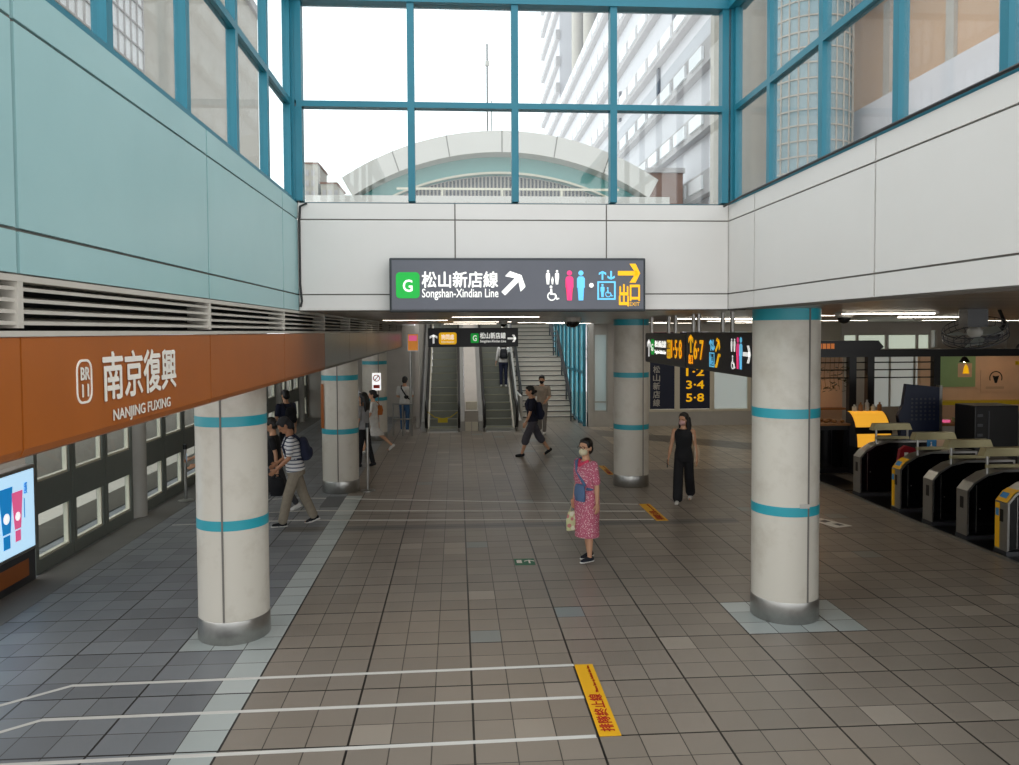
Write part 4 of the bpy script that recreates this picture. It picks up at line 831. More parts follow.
# tall banded office block on the right
ob = thing('office_block', 'tall pale office block with slanting rows of windows beyond the arched roof', 'building', (14, 75, -6))
mb = MB(); y0, y1 = 37.3, 113.; mb.box(12.6, 15, y0, y1, -6, 31.0); mb.box(12.6, 15, y0, 66, 31, 62); mb.box(12.6, 15, 96, y1, 31, 62); mb.box(14.6, 15, 66, 96, 31, 62); mb.build('wall', 'bld', ob, world=True)
FL = [12.9-3.15*4+3.15*i for i in range(20)]
for z in FL:
    segs = ((y0, y1),) if z < 29.5 else ((y0, 66), (96, y1))
    mb = MB()
    for a, b in segs: mb.box(12.15, 12.65, a-.2, b, z, z+1.15)
    mb.build('band', 'bld_band', ob, world=True)
    mb = MB()
    for a, b in segs:
        y = a+1.2
        while y < b-2: mb.box(12.02, 12.2, y, y+2.1, z+.28, z+.95); y += 2.9
    mb.build('window', 'bld_win', ob, world=True)
MB().box(14.5, 14.6, 66, 96, 31, 62).build('recess', 'bld_dark', ob, world=True)
for y in (72, 80, 88): MB().lathe([(.7, 31), (.7, 62)], (13.6, y, 0), 20).build('column', 'bld_beige', ob, True, world=True)
for y, z in ((45, 20.5), (48.5, 17.4), (60, 19), (75, 16)): MB().box(12.45, 12.6, y, y+.4, z, z+2.2).build('slot_window', 'bld_dark', ob, world=True)
MB().box(12.1, 15, y0-.5, y0, -6, 62).build('corner_wall', 'bld_beige', ob, world=True)
bk = thing('brick_hut', 'small brown brick building in front of the office block', 'building', (11.5, 42, -2)); MB().box(9.9, 11.7, 40.5, 43.5, -4, 11.2).build('wall', 'brick', bk, world=True); MB().box(9.8, 11.8, 40.4, 43.6, 11.2, 11.45).build('roof', 'bld_band', bk, world=True)
# nearer buildings outside the right windows
rb_ = thing('tan_building', 'tan and beige building with wide balconies outside the right-hand windows', 'building', (22, 24, -6))
MB().box(18.6, 28, 6, 39.5, -6, 34).build('wall', 'bld_tan', rb_, world=True)
for z in (5.0, 11.2, 17.4, 23.6): MB().box(17.8, 18.65, 6, 39.5, z, z+1.6).build('balcony', 'bld', rb_, world=True)
for z in (6.9, 13.1, 19.3):
    for y in (8, 13, 18, 23): MB().box(18.5, 18.62, y, y+3.2, z, z+3.4).build('window', 'bld_glass', rb_, world=True)
    for y in (28.6, 33): MB().box(18.45, 18.6, y, y+.5, z, z+4).build('pilaster', 'bld_beige', rb_, world=True)
for y in (9.3, 14.3, 20.3, 24.5): MB().box(18.2, 18.5, y, y+1.2, 12.8, 13.9).build('air_unit', 'grey_paint', rb_, world=True)
cg = thing('glass_building', 'rounded building with a gridded glass front outside the right-hand windows', 'building', (15.6, 34.4, -6))
MB().lathe([(1.75, -6), (1.75, 26)], (15.6, 34.4, 0), 40).build('glass_wall', 'bld_glass', cg, True, world=True)
mb = MB()
for z in range(-10, 40): mb.lathe([(1.76, z*.65), (1.8, z*.65), (1.8, z*.65+.06), (1.76, z*.65+.06)], (15.6, 34.4, 0), 40)
for i in range(28): a = 2*PI*i/28; x, y = 15.6+1.78*math.cos(a), 34.4+1.78*math.sin(a); mb.box(x-.025, x+.025, y-.025, y+.025, -6, 26)
mb.build('grid', 'bld_beige', cg, world=True); MB().lathe([(0, 26.2), (1.9, 26.2), (1.9, 26), (1.75, 26)], (15.6, 34.4, 0), 40).build('roof', 'bld_beige', cg, world=True)
# left side
lb_ = thing('gridded_building', 'grey building with large gridded windows outside the left-hand windows', 'building', (-14, 26, -6))
MB().box(-20, -12.5, 20, 52, -6, 23).build('wall', 'bld_beige', lb_, world=True)
for a, b in ((21.5, 28.5), (30, 33)):
    for z in (7.5, 13.5): 
        p = MB().box(-12.5, -12.44, a, b, z, z+5).build('window', 'bld_win', lb_, world=True); mb = MB(); n_ = int((b-a)/.55)
        for i in range(n_+1): mb.box(-12.44, -12.38, a+(b-a)*i/n_-.03, a+(b-a)*i/n_+.03, z, z+5)
        for j in range(7): mb.box(-12.44, -12.38, a, b, z+5*j/6-.03, z+5*j/6+.03)
        q = mb.build('glazing_bar', 'bld_band', lb_, world=True)
MB().box(-20.2, -12.3, 19.8, 52.2, 23, 23.5).build('roof', 'bld_band', lb_, world=True)
MB().box(-12.5, -12.2, 33.4, 52, 3, 12.5).build('lower_panel', 'bld', lb_, world=True)
for n_, (x0, x1, z1, l) in enumerate(((-13.6, -11.9, 17.6, 'tallest of the small far blocks left of the arched roof'), (-11.65, -10.3, 15.9, 'lower far block just left of the arched roof'))):
    ap = thing('apartment_block', l, 'building', ((x0+x1)/2, 72, -6), 0, 'far apartment blocks'); MB().box(x0, x1, 70, 75, -6, z1).build('wall', 'bld_beige', ap, world=True)
    for i in range(3):
        for j in range(4): MB().box(x0+.15+i*.5, x0+.45+i*.5, 69.95, 70, z1-1-j*.9, z1-.5-j*.9).build('window', 'bld_band', ap, world=True)
    MB().box(x0-.1, x1+.1, 69.9, 75.1, z1, z1+.15).build('roof', 'brick', ap, world=True)
tag(MB().box(-14.5, -6, 68, 69, -6, 14.6).build('far_wall', 'arch'), 'long low white building far away left of the arched roof', 'building')

# ================================================================== PEOPLE
class Blob:
    """closed shapes fused by a voxel remesh into one continuous surface"""
    def __init__(s): s.mb = MB()
    def ball(s, c, r, rot=None, n=14):
        bm = bmesh.new(); bmesh.ops.create_uvsphere(bm, u_segments=n, v_segments=n*2//3, radius=1); rr = r if isinstance(r, (tuple, list)) else (r,)*3
        for v in bm.verts:
            q = Vector((v.co.x*rr[0], v.co.y*rr[1], v.co.z*rr[2]))
            if rot is not None: q = rot @ q
            v.co = Vector(c)+q
        s.mb.bm(bm); return s
    def limb(s, pts, n=12):
        for (a, ra), (b, rb) in zip(pts, pts[1:]):
            s.mb.tube([a, b], [ra, rb], n)
        for a, ra in pts: s.ball(a, ra, n=n)
        return s
    def loft(s, rings, T=None, n=20):
        """rings (x, y, z, rx, ry)"""
        vs = []
        for x, y, z, rx, ry in rings:
            for j in range(n):
                p = Vector((x+rx*math.cos(2*PI*j/n), y+ry*math.sin(2*PI*j/n), z)); vs.append(T @ p if T is not None else p)
        fs = [(i*n+j, i*n+(j+1) % n, (i+1)*n+(j+1) % n, (i+1)*n+j) for i in range(len(rings)-1) for j in range(n)]
        fs += [tuple(range(n))[::-1], tuple(range((len(rings)-1)*n, len(rings)*n))]
        s.mb.add(vs, fs); return s
    def build(s, name, m, parent, vox=.008, sm=4, label=None):
        me = bpy.data.meshes.new('tmp'); me.from_pydata(s.mb.v, [], s.mb.f)
        bm = bmesh.new(); bm.from_mesh(me); bmesh.ops.recalc_face_normals(bm, faces=bm.faces[:]); bm.to_mesh(me); bm.free()
        o = bpy.data.objects.new('tmp', me); COL.objects.link(o)
        r = o.modifiers.new('r', 'REMESH'); r.mode = 'VOXEL'; r.voxel_size = vox; r.use_smooth_shade = True
        q = o.modifiers.new('s', 'SMOOTH'); q.factor = .5; q.iterations = sm
        res = evaluated(o); bpy.data.objects.remove(o); bpy.data.meshes.remove(me)
        res.name = name; res.materials.clear(); res.materials.append(MT[m] if isinstance(m, str) else m)
        res.polygons.foreach_set('use_smooth', [True]*len(res.polygons))
        ob = bpy.data.objects.new(name, res); COL.objects.link(ob)
        if parent is not None: ob.parent = parent
        if label: ob['label'] = label
        return ob
Rx = lambda a: Matrix.Rotation(a, 4, 'X'); Ry = lambda a: Matrix.Rotation(a, 4, 'Y'); Rz = lambda a: Matrix.Rotation(a, 4, 'Z'); Tr = lambda *p: Matrix.Translation(p)
def person(label, xy, d, h, legs, arms, lean=0, head=(0, 0), female=True, vox=.009, z0=0., skin='skin', group=None, name='person', bulk=1.0):
    """local frame: faces +Y. legs/arms are (left, right); leg=(hip swing, knee bend), arm=(swing, abduct, elbow, inward) in degrees"""
    R = math.radians; s = h/1.70
    hipz = .90; J = {}
    HP = []
    for side, (hp, kn) in zip((-1, 1), legs):
        hip = Vector((side*.088, 0, hipz-.02)); k = hip+Vector((0, math.sin(R(hp)), -math.cos(R(hp))))*.42; a = k+Vector((0, math.sin(R(hp-kn)), -math.cos(R(hp-kn))))*.40
        HP.append((hip, k, a, R(hp-kn)))
    low = min(a.z-.075 - (0) for _, _, a, _ in HP); drop = low
    base = Tr(0, 0, -drop)
    T = base @ Tr(0, 0, hipz) @ Rx(-R(lean)) @ Tr(0, 0, -hipz)
    sc_ = Matrix.Scale(s, 4)
    fin = sc_
    root = thing(name, label, 'person', (xy[0], xy[1], z0), math.atan2(-d[0], d[1]), group)
    B = Blob(); sw = .175 if female else .195; hw_ = .165 if female else .158
    def V(m, p): return fin @ (m @ Vector(p))
    Tf = fin @ T
    b = bulk
    torso = [(0, 0, .80, hw_*.85*b, .105*b), (0, 0, .88, hw_*b, .12*b), (0, 0, .97, hw_*.95*b, .112*b), (0, .005, 1.08, .132*b, .098*b), (0, .008, 1.2, .148*b, .108*b), (0, .008, 1.3, .16*b, .112*b), (0, 0, 1.38, sw*.93, .085), (0, -.005, 1.42, sw*.6, .065), (0, -.005, 1.45, .06, .058), (0, .002, 1.52, .05, .052)]
    B.loft(torso, Tf)
    legp = []
    for side, (hip, k, a, ang) in zip((-1, 1), HP):
        hip, k, a = [fin @ (base @ p) for p in (hip, k, a)]
        legp.append((hip, k, a, ang)); B.limb([(hip, .082*s), (hip.lerp(k, .5), .068*s), (k, .05*s)]); c_ = k.lerp(a, .3)+Vector((0, -.012*s, 0)); B.limb([(k, .05*s), (c_, .05*s), (a, .033*s)])
        f = min(0, ang)*.8; toe = a+Vector((0, .13*s*math.cos(f), (-.05-.0)*s+.13*s*math.sin(f))); B.limb([(a, .033*s), (a+Vector((0, -.025*s, -.045*s)), .03*s)]); B.limb([(a+Vector((0, -.02*s, -.042*s)), .03*s), (toe, .026*s)])
    armp = []
    for side, (sg_, ab, el, inn) in zip((-1, 1), arms):
        sh = Vector((side*sw, 0, 1.385)); dr = Vector((side*math.sin(R(ab)), math.sin(R(sg_))*math.cos(R(ab)), -math.cos(R(sg_))*math.cos(R(ab)))); e = sh+dr*.28
        a2 = R(sg_+el); df = Vector((side*math.sin(R(ab))*(1 if el < 20 else .3)-side*math.sin(R(inn)), math.sin(a2)*math.cos(R(inn)), -math.cos(a2)*math.cos(R(inn)))).normalized(); wr = e+df*.25
        sh, e, wr = [fin @ (T @ p) for p in (sh, e, wr)]; df = (wr-e).normalized()
        B.limb([(sh, .052*s), (sh.lerp(e, .5), .044*s), (e, .036*s), (e.lerp(wr, .35), .037*s), (wr, .024*s)])
        # hand: palm, four fingers of different length, thumb from the side
        pn = Vector((side, 0, 0)); pn = (pn-df*pn.dot(df)).normalized(); ac = df.cross(pn).normalized()
        if ac.y < 0: ac = -ac
        pc = wr+df*.05*s; rot = Matrix((ac, pn, df)).transposed(); B.ball(pc, (.038*s, .018*s, .052*s), rot)
        for q, (off, L) in enumerate(((-.027, .058), (-.009, .074), (.009, .08), (.027, .07))):
            p0 = pc+ac*off*s+df*.04*s; p1 = p0+(df*.95-pn*.3).normalized()*L*.5*s; p2 = p1+(df*.75-pn*.65).normalized()*L*.5*s; B.limb([(p0, .0095*s), (p1, .009*s), (p2, .0075*s)], 8)
        t0 = pc+ac*.03*s-df*.015*s; t1 = t0+(ac*.6+df*.8-pn*.2).normalized()*.035*s; B.limb([(t0, .012*s), (t1, .0105*s), (t1+(df-pn*.4).normalized()*.03*s, .0085*s)], 8)
        armp.append((sh, e, wr, pc+df*.06*s, df))
    # head
    hd = Tf @ Tr(0, .0, 1.52) @ Rz(R(head[0])) @ Rx(R(head[1])) @ Matrix.Scale(1.1, 4); Hh = lambda x, y, z: hd @ Vector((x, y, z)); rh = hd.to_3x3()
    B.ball(Hh(0, .005, .105), (.073, .09, .095), rh); B.ball(Hh(0, .03, .035), (.054, .062, .06), rh); B.limb([(Hh(0, -.005, -.04), .05*s), (Hh(0, .0, .04), .052*s)])
    B.limb([(Hh(0, .09, .085), .012*s), (Hh(0, .106, .055), .015*s)]); B.ball(Hh(0, .086, .1), (.05, .014, .012), rh)
    B.ball(Hh(0, .085, .018), (.026, .012, .012), rh)
    for sx in (-1, 1): B.ball(Hh(sx*.074, -.005, .075), (.012, .02, .032), rh)
    B.build('body', skin, root, vox)
    for sx in (-1, 1): Blob().ball(Hh(sx*.03, .082, .085), (.013, .009, .007), rh).build('eye', 'eye', root, .004, 1)
    Blob().ball(Hh(0, .092, .018), (.022, .007, .006), rh).build('mouth', 'lips', root, .004, 1)
    P = dict(root=root, s=s, fin=fin, T=Tf, base=fin @ base, legs=legp, arms=armp, hd=hd, Hh=Hh, rh=rh, sw=sw, hw=hw_, torso=torso, vox=vox, b=b)
    P['world'] = lambda p: Tr(xy[0], xy[1], z0) @ Rz(root.rotation_euler.z) @ Vector(p)
    return P
def hair(P, m='hair', long=0, bun=False):
    B = Blob(); B.ball(P['Hh'](0, -.012, .13), (.083, .096, .088), P['rh']); B.ball(P['Hh'](0, .045, .168), (.062, .047, .033), P['rh']); [B.ball(P['Hh'](sx*.066, .018, .125), (.016, .04, .045), P['rh']) for sx in (-1, 1)]; B.ball(P['Hh'](0, -.045, .07), (.078, .066, .08), P['rh'])
    if long:
        for x in (-.06, -.03, 0, .03, .06): B.limb([(P['Hh'](x, -.06, .1), .042*P['s']), (P['Hh'](x*1.15, -.085, -.02), .04*P['s']), (P['Hh'](x*1.25, -.08, -long), .025*P['s'])])
        for sx in (-1, 1): B.limb([(P['Hh'](sx*.073, .0, .12), .022*P['s']), (P['Hh'](sx*.083, -.005, 0), .024*P['s']), (P['Hh'](sx*.085, -.02, -long*.8), .018*P['s'])])
    if bun: B.ball(P['Hh'](0, -.12, .06), .04)
    B.build('hair', m, P['root'], P['vox'])
def top(P, m, sleeve=.6, name='shirt', lo=.84, g=.018, neck=True):
    B = Blob(); b = P['b']
    B.loft([(x, y, z, rx+g, ry+g) for x, y, z, rx, ry in P['torso'] if lo-.03 <= z <= 1.40]+[(0, -.005, 1.43, .115, .072)], P['T'])
    s = P['s']
    for sh, e, wr, hc, df in P['arms']:
        if sleeve <= 0: continue
        if sleeve <= 1: B.limb([(sh, .06*s), (sh.lerp(e, sleeve), .056*s)])
        else: B.limb([(sh, .06*s), (e, .05*s), (e.lerp(wr, sleeve-1), .042*s)])
    return B.build(name, m, P['root'], P['vox'])
def trousers(P, m, length=1.9, wide=0., name='trousers'):
    B = Blob(); s = P['s']; b = P['b']
    B.loft([(0, 0, .80, P['hw']*.88*b, .12*b), (0, 0, .88, P['hw']*b+.014, .13*b), (0, 0, .99, P['hw']*.95*b+.012, .122*b)], P['T'])
    for hip, k, a, ang in P['legs']:
        if length <= 1: B.limb([(hip, .094*s), (hip.lerp(k, length), (.082+wide)*s)])
        else: B.limb([(hip, .094*s), (k, (.068+wide)*s), (k.lerp(a, length-1), (.056+wide*1.3)*s)])
    return B.build(name, m, P['root'], P['vox'])
def dress(P, m, hem, flare=.03, sleeve=.9, name='dress'):
    B = Blob(); s = P['s']; b = P['b']; kx = [l[1] for l in P['legs']]; ax = [l[2] for l in P['legs']]
    up_ = [(x, y, z, rx+.02, ry+.02) for x, y, z, rx, ry in P['torso'] if .85 <= z <= 1.40]+[(0, -.005, 1.43, .115, .074)]
    B.loft(up_, P['T'])
    inv = P['base'].inverted(); ys_ = [inv @ p for p in kx]; cy = (ys_[0].y+ys_[1].y)/2; sp = abs(ys_[0].y-ys_[1].y)/2
    B.loft([(0, cy, hem, P['hw']+flare*.8, .12+flare+sp*.8), (0, cy*.8, (hem+.7)/2, P['hw']+flare*.8, .125+flare*.7+sp*.6), (0, cy*.4, .72, P['hw']*1.05*b, .13*b+.01), (0, 0, .9, P['hw']*b+.02, .135*b)], P['base'])
    for sh, e, wr, hc, df in P['arms']:
        if sleeve > 0: B.limb([(sh, .062*s), (sh.lerp(e, sleeve), .06*s)])
    return B.build(name, m, P['root'], P['vox'])
def shoes(P, m, sole=None):
    s = P['s']
    for hip, k, a, ang in P['legs']:
        f = min(0, ang)*.8; c_, s_ = math.cos(f), math.sin(f); q = lambda y, z: a+Vector((0, y*c_-z*s_, y*s_+z*c_))*s
        B = Blob(); B.limb([(q(-.03, -.03), .042*s), (q(.05, -.04), .04*s), (q(.13, -.048), .034*s)]); o = B.build('shoe', m, P['root'], min(P['vox'], .008))
        if sole:
            C = Blob(); [C.ball(q(yy_, -.058), (.044*s, .055*s, .017*s)) for yy_ in (-.03, .03, .08, .125)]; d_ = C.build('sole', sole, o, min(P['vox'], .008), 2)
def mask(P, m):
    B = Blob(); B.ball(P['Hh'](0, .05, .03), (.058, .062, .052), P['rh']); B.ball(P['Hh'](0, .09, .045), (.03, .03, .035), P['rh']); B.build('face_mask', m, P['root'], .006, 3)
    mb = MB()
    for sx in (-1, 1): mb.tube([P['Hh'](sx*.05, .06, .055), P['Hh'](sx*.074, .0, .08)], .003, 5)
    mb.build('mask_strap', m, P['root'])
def backpack(P, m, label, depth=.14, z=1.17, h=.36, strap=True, cat='backpack', x=0):
    W_ = P['world']; o = thing('backpack', label, cat, W_((0, 0, 0)), P['root'].rotation_euler.z); T = P['T']
    B = Blob(); B.loft([(x, -.115-depth/2, z-h/2, .12, depth/2), (x, -.12-depth/2, z-h*.3, .145, depth/2+.02), (x, -.12-depth/2, z+.02, .14, depth/2+.015), (x, -.115-depth/2, z+h*.38, .12, depth/2), (x, -.11-depth/2, z+h/2, .08, depth/3)], T); B.ball(T @ Vector((x, -.13-depth, z-.08)), (.1, .04, .09)); B.build('bag', m, o, .01)
    if strap:
        for sx in (-1, 1): MB().tube([T @ Vector(q) for q in ((sx*.09, -.13, z+h*.45), (sx*.1, -.06, 1.435), (sx*.105, .06, 1.42), (sx*.115, .135, 1.3), (sx*.135, .11, 1.15), (sx*.15, .0, 1.08), (sx*.12, -.13, z-h*.4))], .018, 8).build('strap', m, o, True)
    return o
cl = lambda n, c: mat(n, c, .85, var=.12, vscale=14)
black_c, navy_c, white_c = cl('cloth_black', '121318'), cl('cloth_navy', '1a2038'), cl('cloth_white', 'cfcdc8')
maskw, maskp = cl('mask_cream', 'd8cfae'), cl('mask_pink', 'd3a9a6')
# 1 woman in the pink dress
P = person('woman in a patterned pink dress and pale mask, standing in the middle of the hall', (1.73, 10.50), (-.86, -.5), 1.60, ((4, 5), (-6, 4)), ((-2, 9, 10, 0), (0, 5, 26, 12)), 2, (14, 8), True, .0065, bulk=1.2)
hair(P); dress(P, spots_mat('pink_print', 'bb5f76', 'e6c0c0', 'cc7a90', 60), .34, .025, .85); shoes(P, cl('shoe_dark', '1b1f2a'), white_c); mask(P, maskw)
Blob().limb([(P['T'] @ Vector((-.09, .035, 1.435)), .02), (P['T'] @ Vector((0, .115, 1.375)), .024), (P['T'] @ Vector((.09, .035, 1.435)), .02)]).build('collar', cl('collar_pink', 'd0405e'), P['root'], .007)
mb = MB()
for sx in (-1, 1): mb.tube([P['Hh'](sx*.034+.024*math.cos(a), .102, .085+.019*math.sin(a)) for a in [2*PI*i/14 for i in range(14)]], .0025, 5, closed=True); mb.tube([P['Hh'](sx*.058, .1, .087), P['Hh'](sx*.075, .0, .085)], .0025, 5)
mb.tube([P['Hh'](-.01, .104, .088), P['Hh'](.01, .104, .088)], .0025, 5); mb.build('glasses', 'eye', P['root'])
o = thing('shoulder_bag', 'dusty blue crossbody bag worn by the woman in the pink dress', 'bag', P['world']((0, 0, 0)), P['root'].rotation_euler.z); bl = cl('bag_blue', '566f92')
T = P['T']; B = Blob(); B.loft([(-.06, .17, .88, .1, .04), (-.06, .175, .98, .115, .05), (-.06, .17, 1.08, .105, .042), (-.06, .165, 1.12, .08, .03)], T); B.build('bag', bl, o, .008)
MB().tube([T @ Vector(q) for q in ((-.13, .13, 1.1), (-.06, .145, 1.2), (.03, .145, 1.3), (.1, .09, 1.42), (.115, 0, 1.445), (.08, -.1, 1.38), (-.08, -.14, 1.15), (-.17, -.03, 1.02), (-.16, .12, 1.06))], .02, 8).build('strap', bl, o, True)
hc = P['arms'][1][3]; o = thing('shopping_bag', 'pale yellow-green printed shopping bag held by the woman in pink', 'bag', P['world']((0, 0, 0)), P['root'].rotation_euler.z)
mb = MB(); mb.loft = None; B = Blob(); B.loft([(hc.x, hc.y+.0, hc.z-.34, .04, .105), (hc.x, hc.y, hc.z-.2, .045, .11), (hc.x, hc.y, hc.z-.08, .022, .08)]); B.build('bag', spots_mat('bag_print', 'c9cc9a', 'dfe2c8', 'c2807a', 14), o, .01); MB().tube([(hc.x, hc.y-.06, hc.z-.1), (hc.x, hc.y-.02, hc.z-.01), (hc.x, hc.y+.02, hc.z-.01), (hc.x, hc.y+.06, hc.z-.1)], .008, 6).build('handle', cl('handle_cloth', 'b5b58a'), o, True)
# 2 woman in black
P = person('woman in a sleeveless black top and wide black trousers, walking with a pink mask', (4.06, 13.95), (-.42, -.9), 1.58, ((-16, 14), (14, 6)), ((-6, 8, 14, 0), (4, 12, 22, -4)), 1, (-22, 3), True, .0075)
hair(P, long=.16); top(P, black_c, 0, 'top'); trousers(P, black_c, 1.93, .03); shoes(P, white_c, white_c); mask(P, maskp)
hc = P['arms'][1][3]; o = thing('mobile_phone', 'black phone held low by the woman in black', 'phone', P['world'](hc), P['root'].rotation_euler.z); MB().box(-.008, .004, -.03, .045, -.09, .06, 0, .003).build('case', 'black', o); MB().box(.004, .006, -.026, .041, -.085, .055).build('screen', 'gloss_black', o)
sh = P['arms'][0][0]; o = thing('tote_bag', 'cream tote bag hanging behind the shoulder of the woman in black', 'bag', P['world']((0, 0, 0)), P['root'].rotation_euler.z)
cr = cl('cloth_cream', 'cbb9a0'); B = Blob(); B.loft([(sh.x-.04, -.13, .72, .05, .15), (sh.x-.045, -.13, .9, .055, .16), (sh.x-.03, -.12, 1.03, .03, .14)]); B.build('bag', cr, o, .01); MB().tube([(sh.x-.03, -.22, 1.0), (sh.x-.02, -.1, 1.25), (sh.x+.02, -.03, sh.z+.055), (sh.x-.01, .05, 1.22), (sh.x-.03, -.02, 1.02)], .012, 6).build('strap', cr, o, True)
# 3 man in the striped shirt
P = person('man in a striped polo shirt and khaki trousers walking left with bowed head', (-2.6, 12.85), (-.97, -.25), 1.74, ((18, 6), (-16, 8)), ((16, 6, 40, 14), (6, 10, 62, 20)), 9, (0, -26), False, .0075, skin='skin_tan', bulk=1.12)
hair(P, cl('hair_grey', '2a2a2c')); top(P, stripe_mat('striped_shirt', '5c6070', 'd9d8d6', .06, .66), .75); trousers(P, cl('khaki', '8a8070'), 1.92, .012); shoes(P, black_c, white_c)
backpack(P, navy_c, 'dark backpack on the back of the man in the striped shirt', z=1.19)
# 4 person just behind him
P = person('person in dark clothes and white sneakers walking just behind the striped-shirt man', (-3.12, 13.75), (-1, -.1), 1.62, ((20, 8), (-20, 12)), ((-10, 5, 10, 0), (14, 5, 20, 0)), 4, (0, -10), False, .012)
hair(P); top(P, black_c, .6); trousers(P, cl('cloth_dkgrey', '3a3a3e'), 1.9); shoes(P, white_c, white_c)
o = thing('tote_bag', 'dark bag hanging low in front of the striped-shirt man', 'bag', P['world'](P['arms'][0][3]), 0); Blob().loft([(0, 0, -.36, .12, .07), (0, 0, -.2, .14, .08), (0, 0, -.06, .1, .04)]).build('bag', black_c, o, .012); MB().tube([(-.07, 0, -.08), (-.02, 0, 0), (.02, 0, 0), (.07, 0, -.08)], .01, 6).build('handle', black_c, o, True)
# 5, 6 people waiting on the platform
P = person('person in a dark top and greyish skirt waiting at the screen doors', (-4.32, 17.7), (-1, .3), 1.66, ((2, 3), (-3, 3)), ((4, 6, 20, 5), (4, 6, 15, 5)), 1, (0, -5), True, .012)
hair(P, long=.05); dress(P, cl('skirt_grey', '6c6876'), .45, .03, 0, 'skirt'); top(P, navy_c, .9); shoes(P, black_c)
P = person('man with a dark backpack waiting beside the person in the greyish skirt', (-3.92, 18.45), (-.7, .7), 1.72, ((2, 3), (-3, 3)), ((5, 8, 30, 5), (0, 8, 12, 0)), 2, (0, -10), False, .012)
hair(P); top(P, navy_c, .7); trousers(P, black_c, .9, .01, 'shorts'); shoes(P, black_c, white_c); backpack(P, black_c, 'black backpack worn by the man waiting at the screen doors')
# 7 person with a phone behind the near pillar
P = person('person half hidden behind the nearest left pillar, holding out a phone', (-3.93, 13.3), (-.95, -.3), 1.62, ((12, 4), (-10, 6)), ((30, 6, 35, 5), (42, 8, 30, 10)), 3, (0, -18), True, .012)
hair(P); top(P, black_c, .6); trousers(P, black_c, 1.9); shoes(P, cl('shoe_tan', 'a07850'))
hc = P['arms'][1][3]; o = thing('mobile_phone', 'dark phone held out by the person behind the nearest left pillar', 'phone', P['world'](hc), P['root'].rotation_euler.z); MB().box(-.035, .035, -.01, .0, -.03, .12, 0, .003).build('case', 'black', o); MB().box(-.031, .031, -.012, -.01, -.025, .115).build('screen', 'ad', o)
# 8 woman in a grey top
P = person('long-haired person in a grey top and black trousers by the second platform pillar', (-2.14, 18.3), (-.9, .4), 1.66, ((8, 4), (-10, 6)), ((6, 5, 15, 0), (8, 6, 20, 5)), 1, (0, 0), True, .011)
hair(P, long=.2); top(P, cl('cloth_grey', '8f8f90'), .7); trousers(P, black_c, 1.92); shoes(P, black_c)
# 9 woman in white with an orange bag
P = person('woman in a white dress and white shoes walking left past the farthest platform pillar', (-2.14, 20.35), (-1, .05), 1.6, ((22, 6), (-26, 22)), ((10, 6, 25, 5), (-14, 6, 10, 0)), 1, (0, 0), True, .010)
hair(P, bun=True); dress(P, white_c, .52, .03, .7); shoes(P, white_c)
sh = P['arms'][1][0]; o = thing('shoulder_bag', 'orange-brown bag on the shoulder of the woman in the white dress', 'bag', P['world']((0, 0, 0)), P['root'].rotation_euler.z); og = cl('bag_orange', 'b5652a')
B = Blob(); B.loft([(.22, -.1, .95, .05, .1), (.235, -.1, 1.08, .06, .12), (.225, -.09, 1.2, .04, .1)]); B.build('bag', og, o, .012); MB().tube([(.22, -.16, 1.17), (.19, -.06, 1.3), (.14, 0, sh.z+.03), (.19, .03, 1.27), (.22, -.02, 1.17)], .01, 6).build('strap', og, o, True)
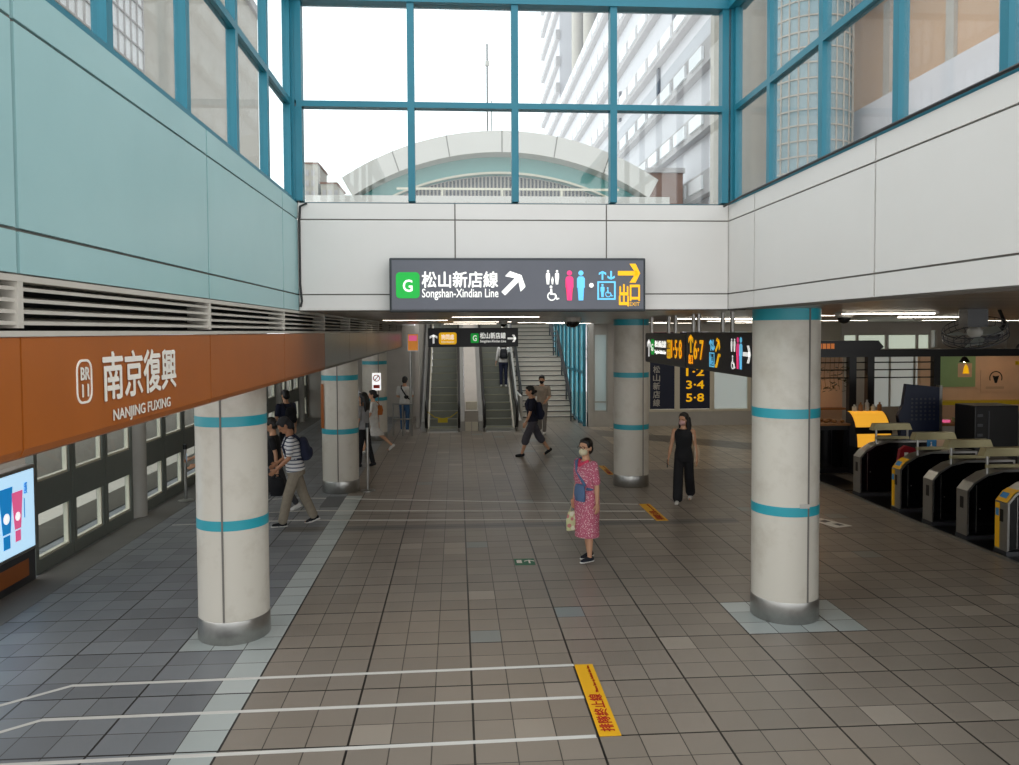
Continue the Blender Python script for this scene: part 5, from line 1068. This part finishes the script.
# 10 man in a white T-shirt by the escalator foot
P = person('person in a white T-shirt and blue jeans standing at the left foot of the escalators', (-1.62, 24.55), (.15, 1), 1.66, ((2, 3), (-2, 3)), ((10, 10, 70, 25), (10, 10, 70, 25)), 2, (0, -18), False, .012)
hair(P); top(P, white_c, .7); trousers(P, cl('jeans', '3f6288'), 1.9); shoes(P, white_c)
T = P['T']; o = thing('sling_bag', 'black sling bag across the back of the person in the white T-shirt', 'bag', P['world']((0, 0, 0)), P['root'].rotation_euler.z); MB().tube([T @ Vector(q) for q in ((-.1, .0, 1.445), (-.09, -.1, 1.38), (.0, -.15, 1.25), (.1, -.14, 1.1), (.16, -.02, 1.02), (.1, .13, 1.1), (-.05, .14, 1.32), (-.1, .0, 1.445))], .022, 8).build('strap', black_c, o, True); Blob().ball(T @ Vector((.09, -.17, 1.1)), (.08, .035, .06)).build('pouch', black_c, o, .012)
# 11 person in a white cap
P = person('person in a white cap seen between the second pillar and the farthest platform pillar', (-2.86, 22.0), (-.3, -1), 1.74, ((3, 4), (-4, 4)), ((4, 6, 10, 0), (4, 6, 10, 0)), 0, (0, -8), False, .012)
top(P, cl('cloth_silver', 'b5b6ba'), .7); trousers(P, black_c, 1.9); shoes(P, black_c); B = Blob(); B.ball(P['Hh'](0, -.01, .135), (.086, .098, .075), P['rh']); B.ball(P['Hh'](0, .1, .125), (.06, .06, .014), P['rh']); B.build('cap', white_c, P['root'], .008)
# 12 person on the escalator
ez = 8*.23; ey = EY+.45+8*.4+.2
P = person('person in dark clothes and white shoes riding up the right escalator', (1.62, EY+.45+6*.4+.2), (0.02, 1), 1.62, ((1, 2), (-1, 2)), ((4, 10, 14, 0), (10, 14, 40, 0)), 0, (0, 0), True, .012, z0=5*.23+.006)
hair(P, long=.06); top(P, white_c, 1.6, 'shirt'); trousers(P, navy_c, 1.92); shoes(P, white_c)
backpack(P, black_c, 'black backpack worn by the person riding the right escalator', z=1.2)
# 13 woman walking left near the escalators
P = person('woman in a dark top and grey knee-length trousers striding left before the stairs', (1.86, 19.5), (-1, -.08), 1.74, ((24, 8), (-24, 14)), ((16, 5, 12, 0), (-10, 6, 8, 0)), 4, (0, -4), True, .009)
hair(P, bun=True); top(P, cl('top_dark_navy', '14172a'), .75, 'top'); trousers(P, cl('shorts_grey', '4c4a52'), 1.25, .03, 'shorts'); shoes(P, black_c)
backpack(P, navy_c, 'dark navy backpack on the woman striding left in front of the stairs', z=1.12, h=.42)
# 14 masked person coming off the stairs
P = person('person in a beige shirt and dark mask coming off the stairs toward the hall', (2.55, 23.7), (-.25, -1), 1.72, ((12, 4), (-12, 10)), ((4, 8, 60, 20), (2, 8, 16, 0)), 1, (0, -8), False, .011)
hair(P); top(P, cl('shirt_beige', '9c8f80'), .8); trousers(P, cl('trousers_grey', '77736e'), 1.9); shoes(P, white_c); mask(P, black_c)
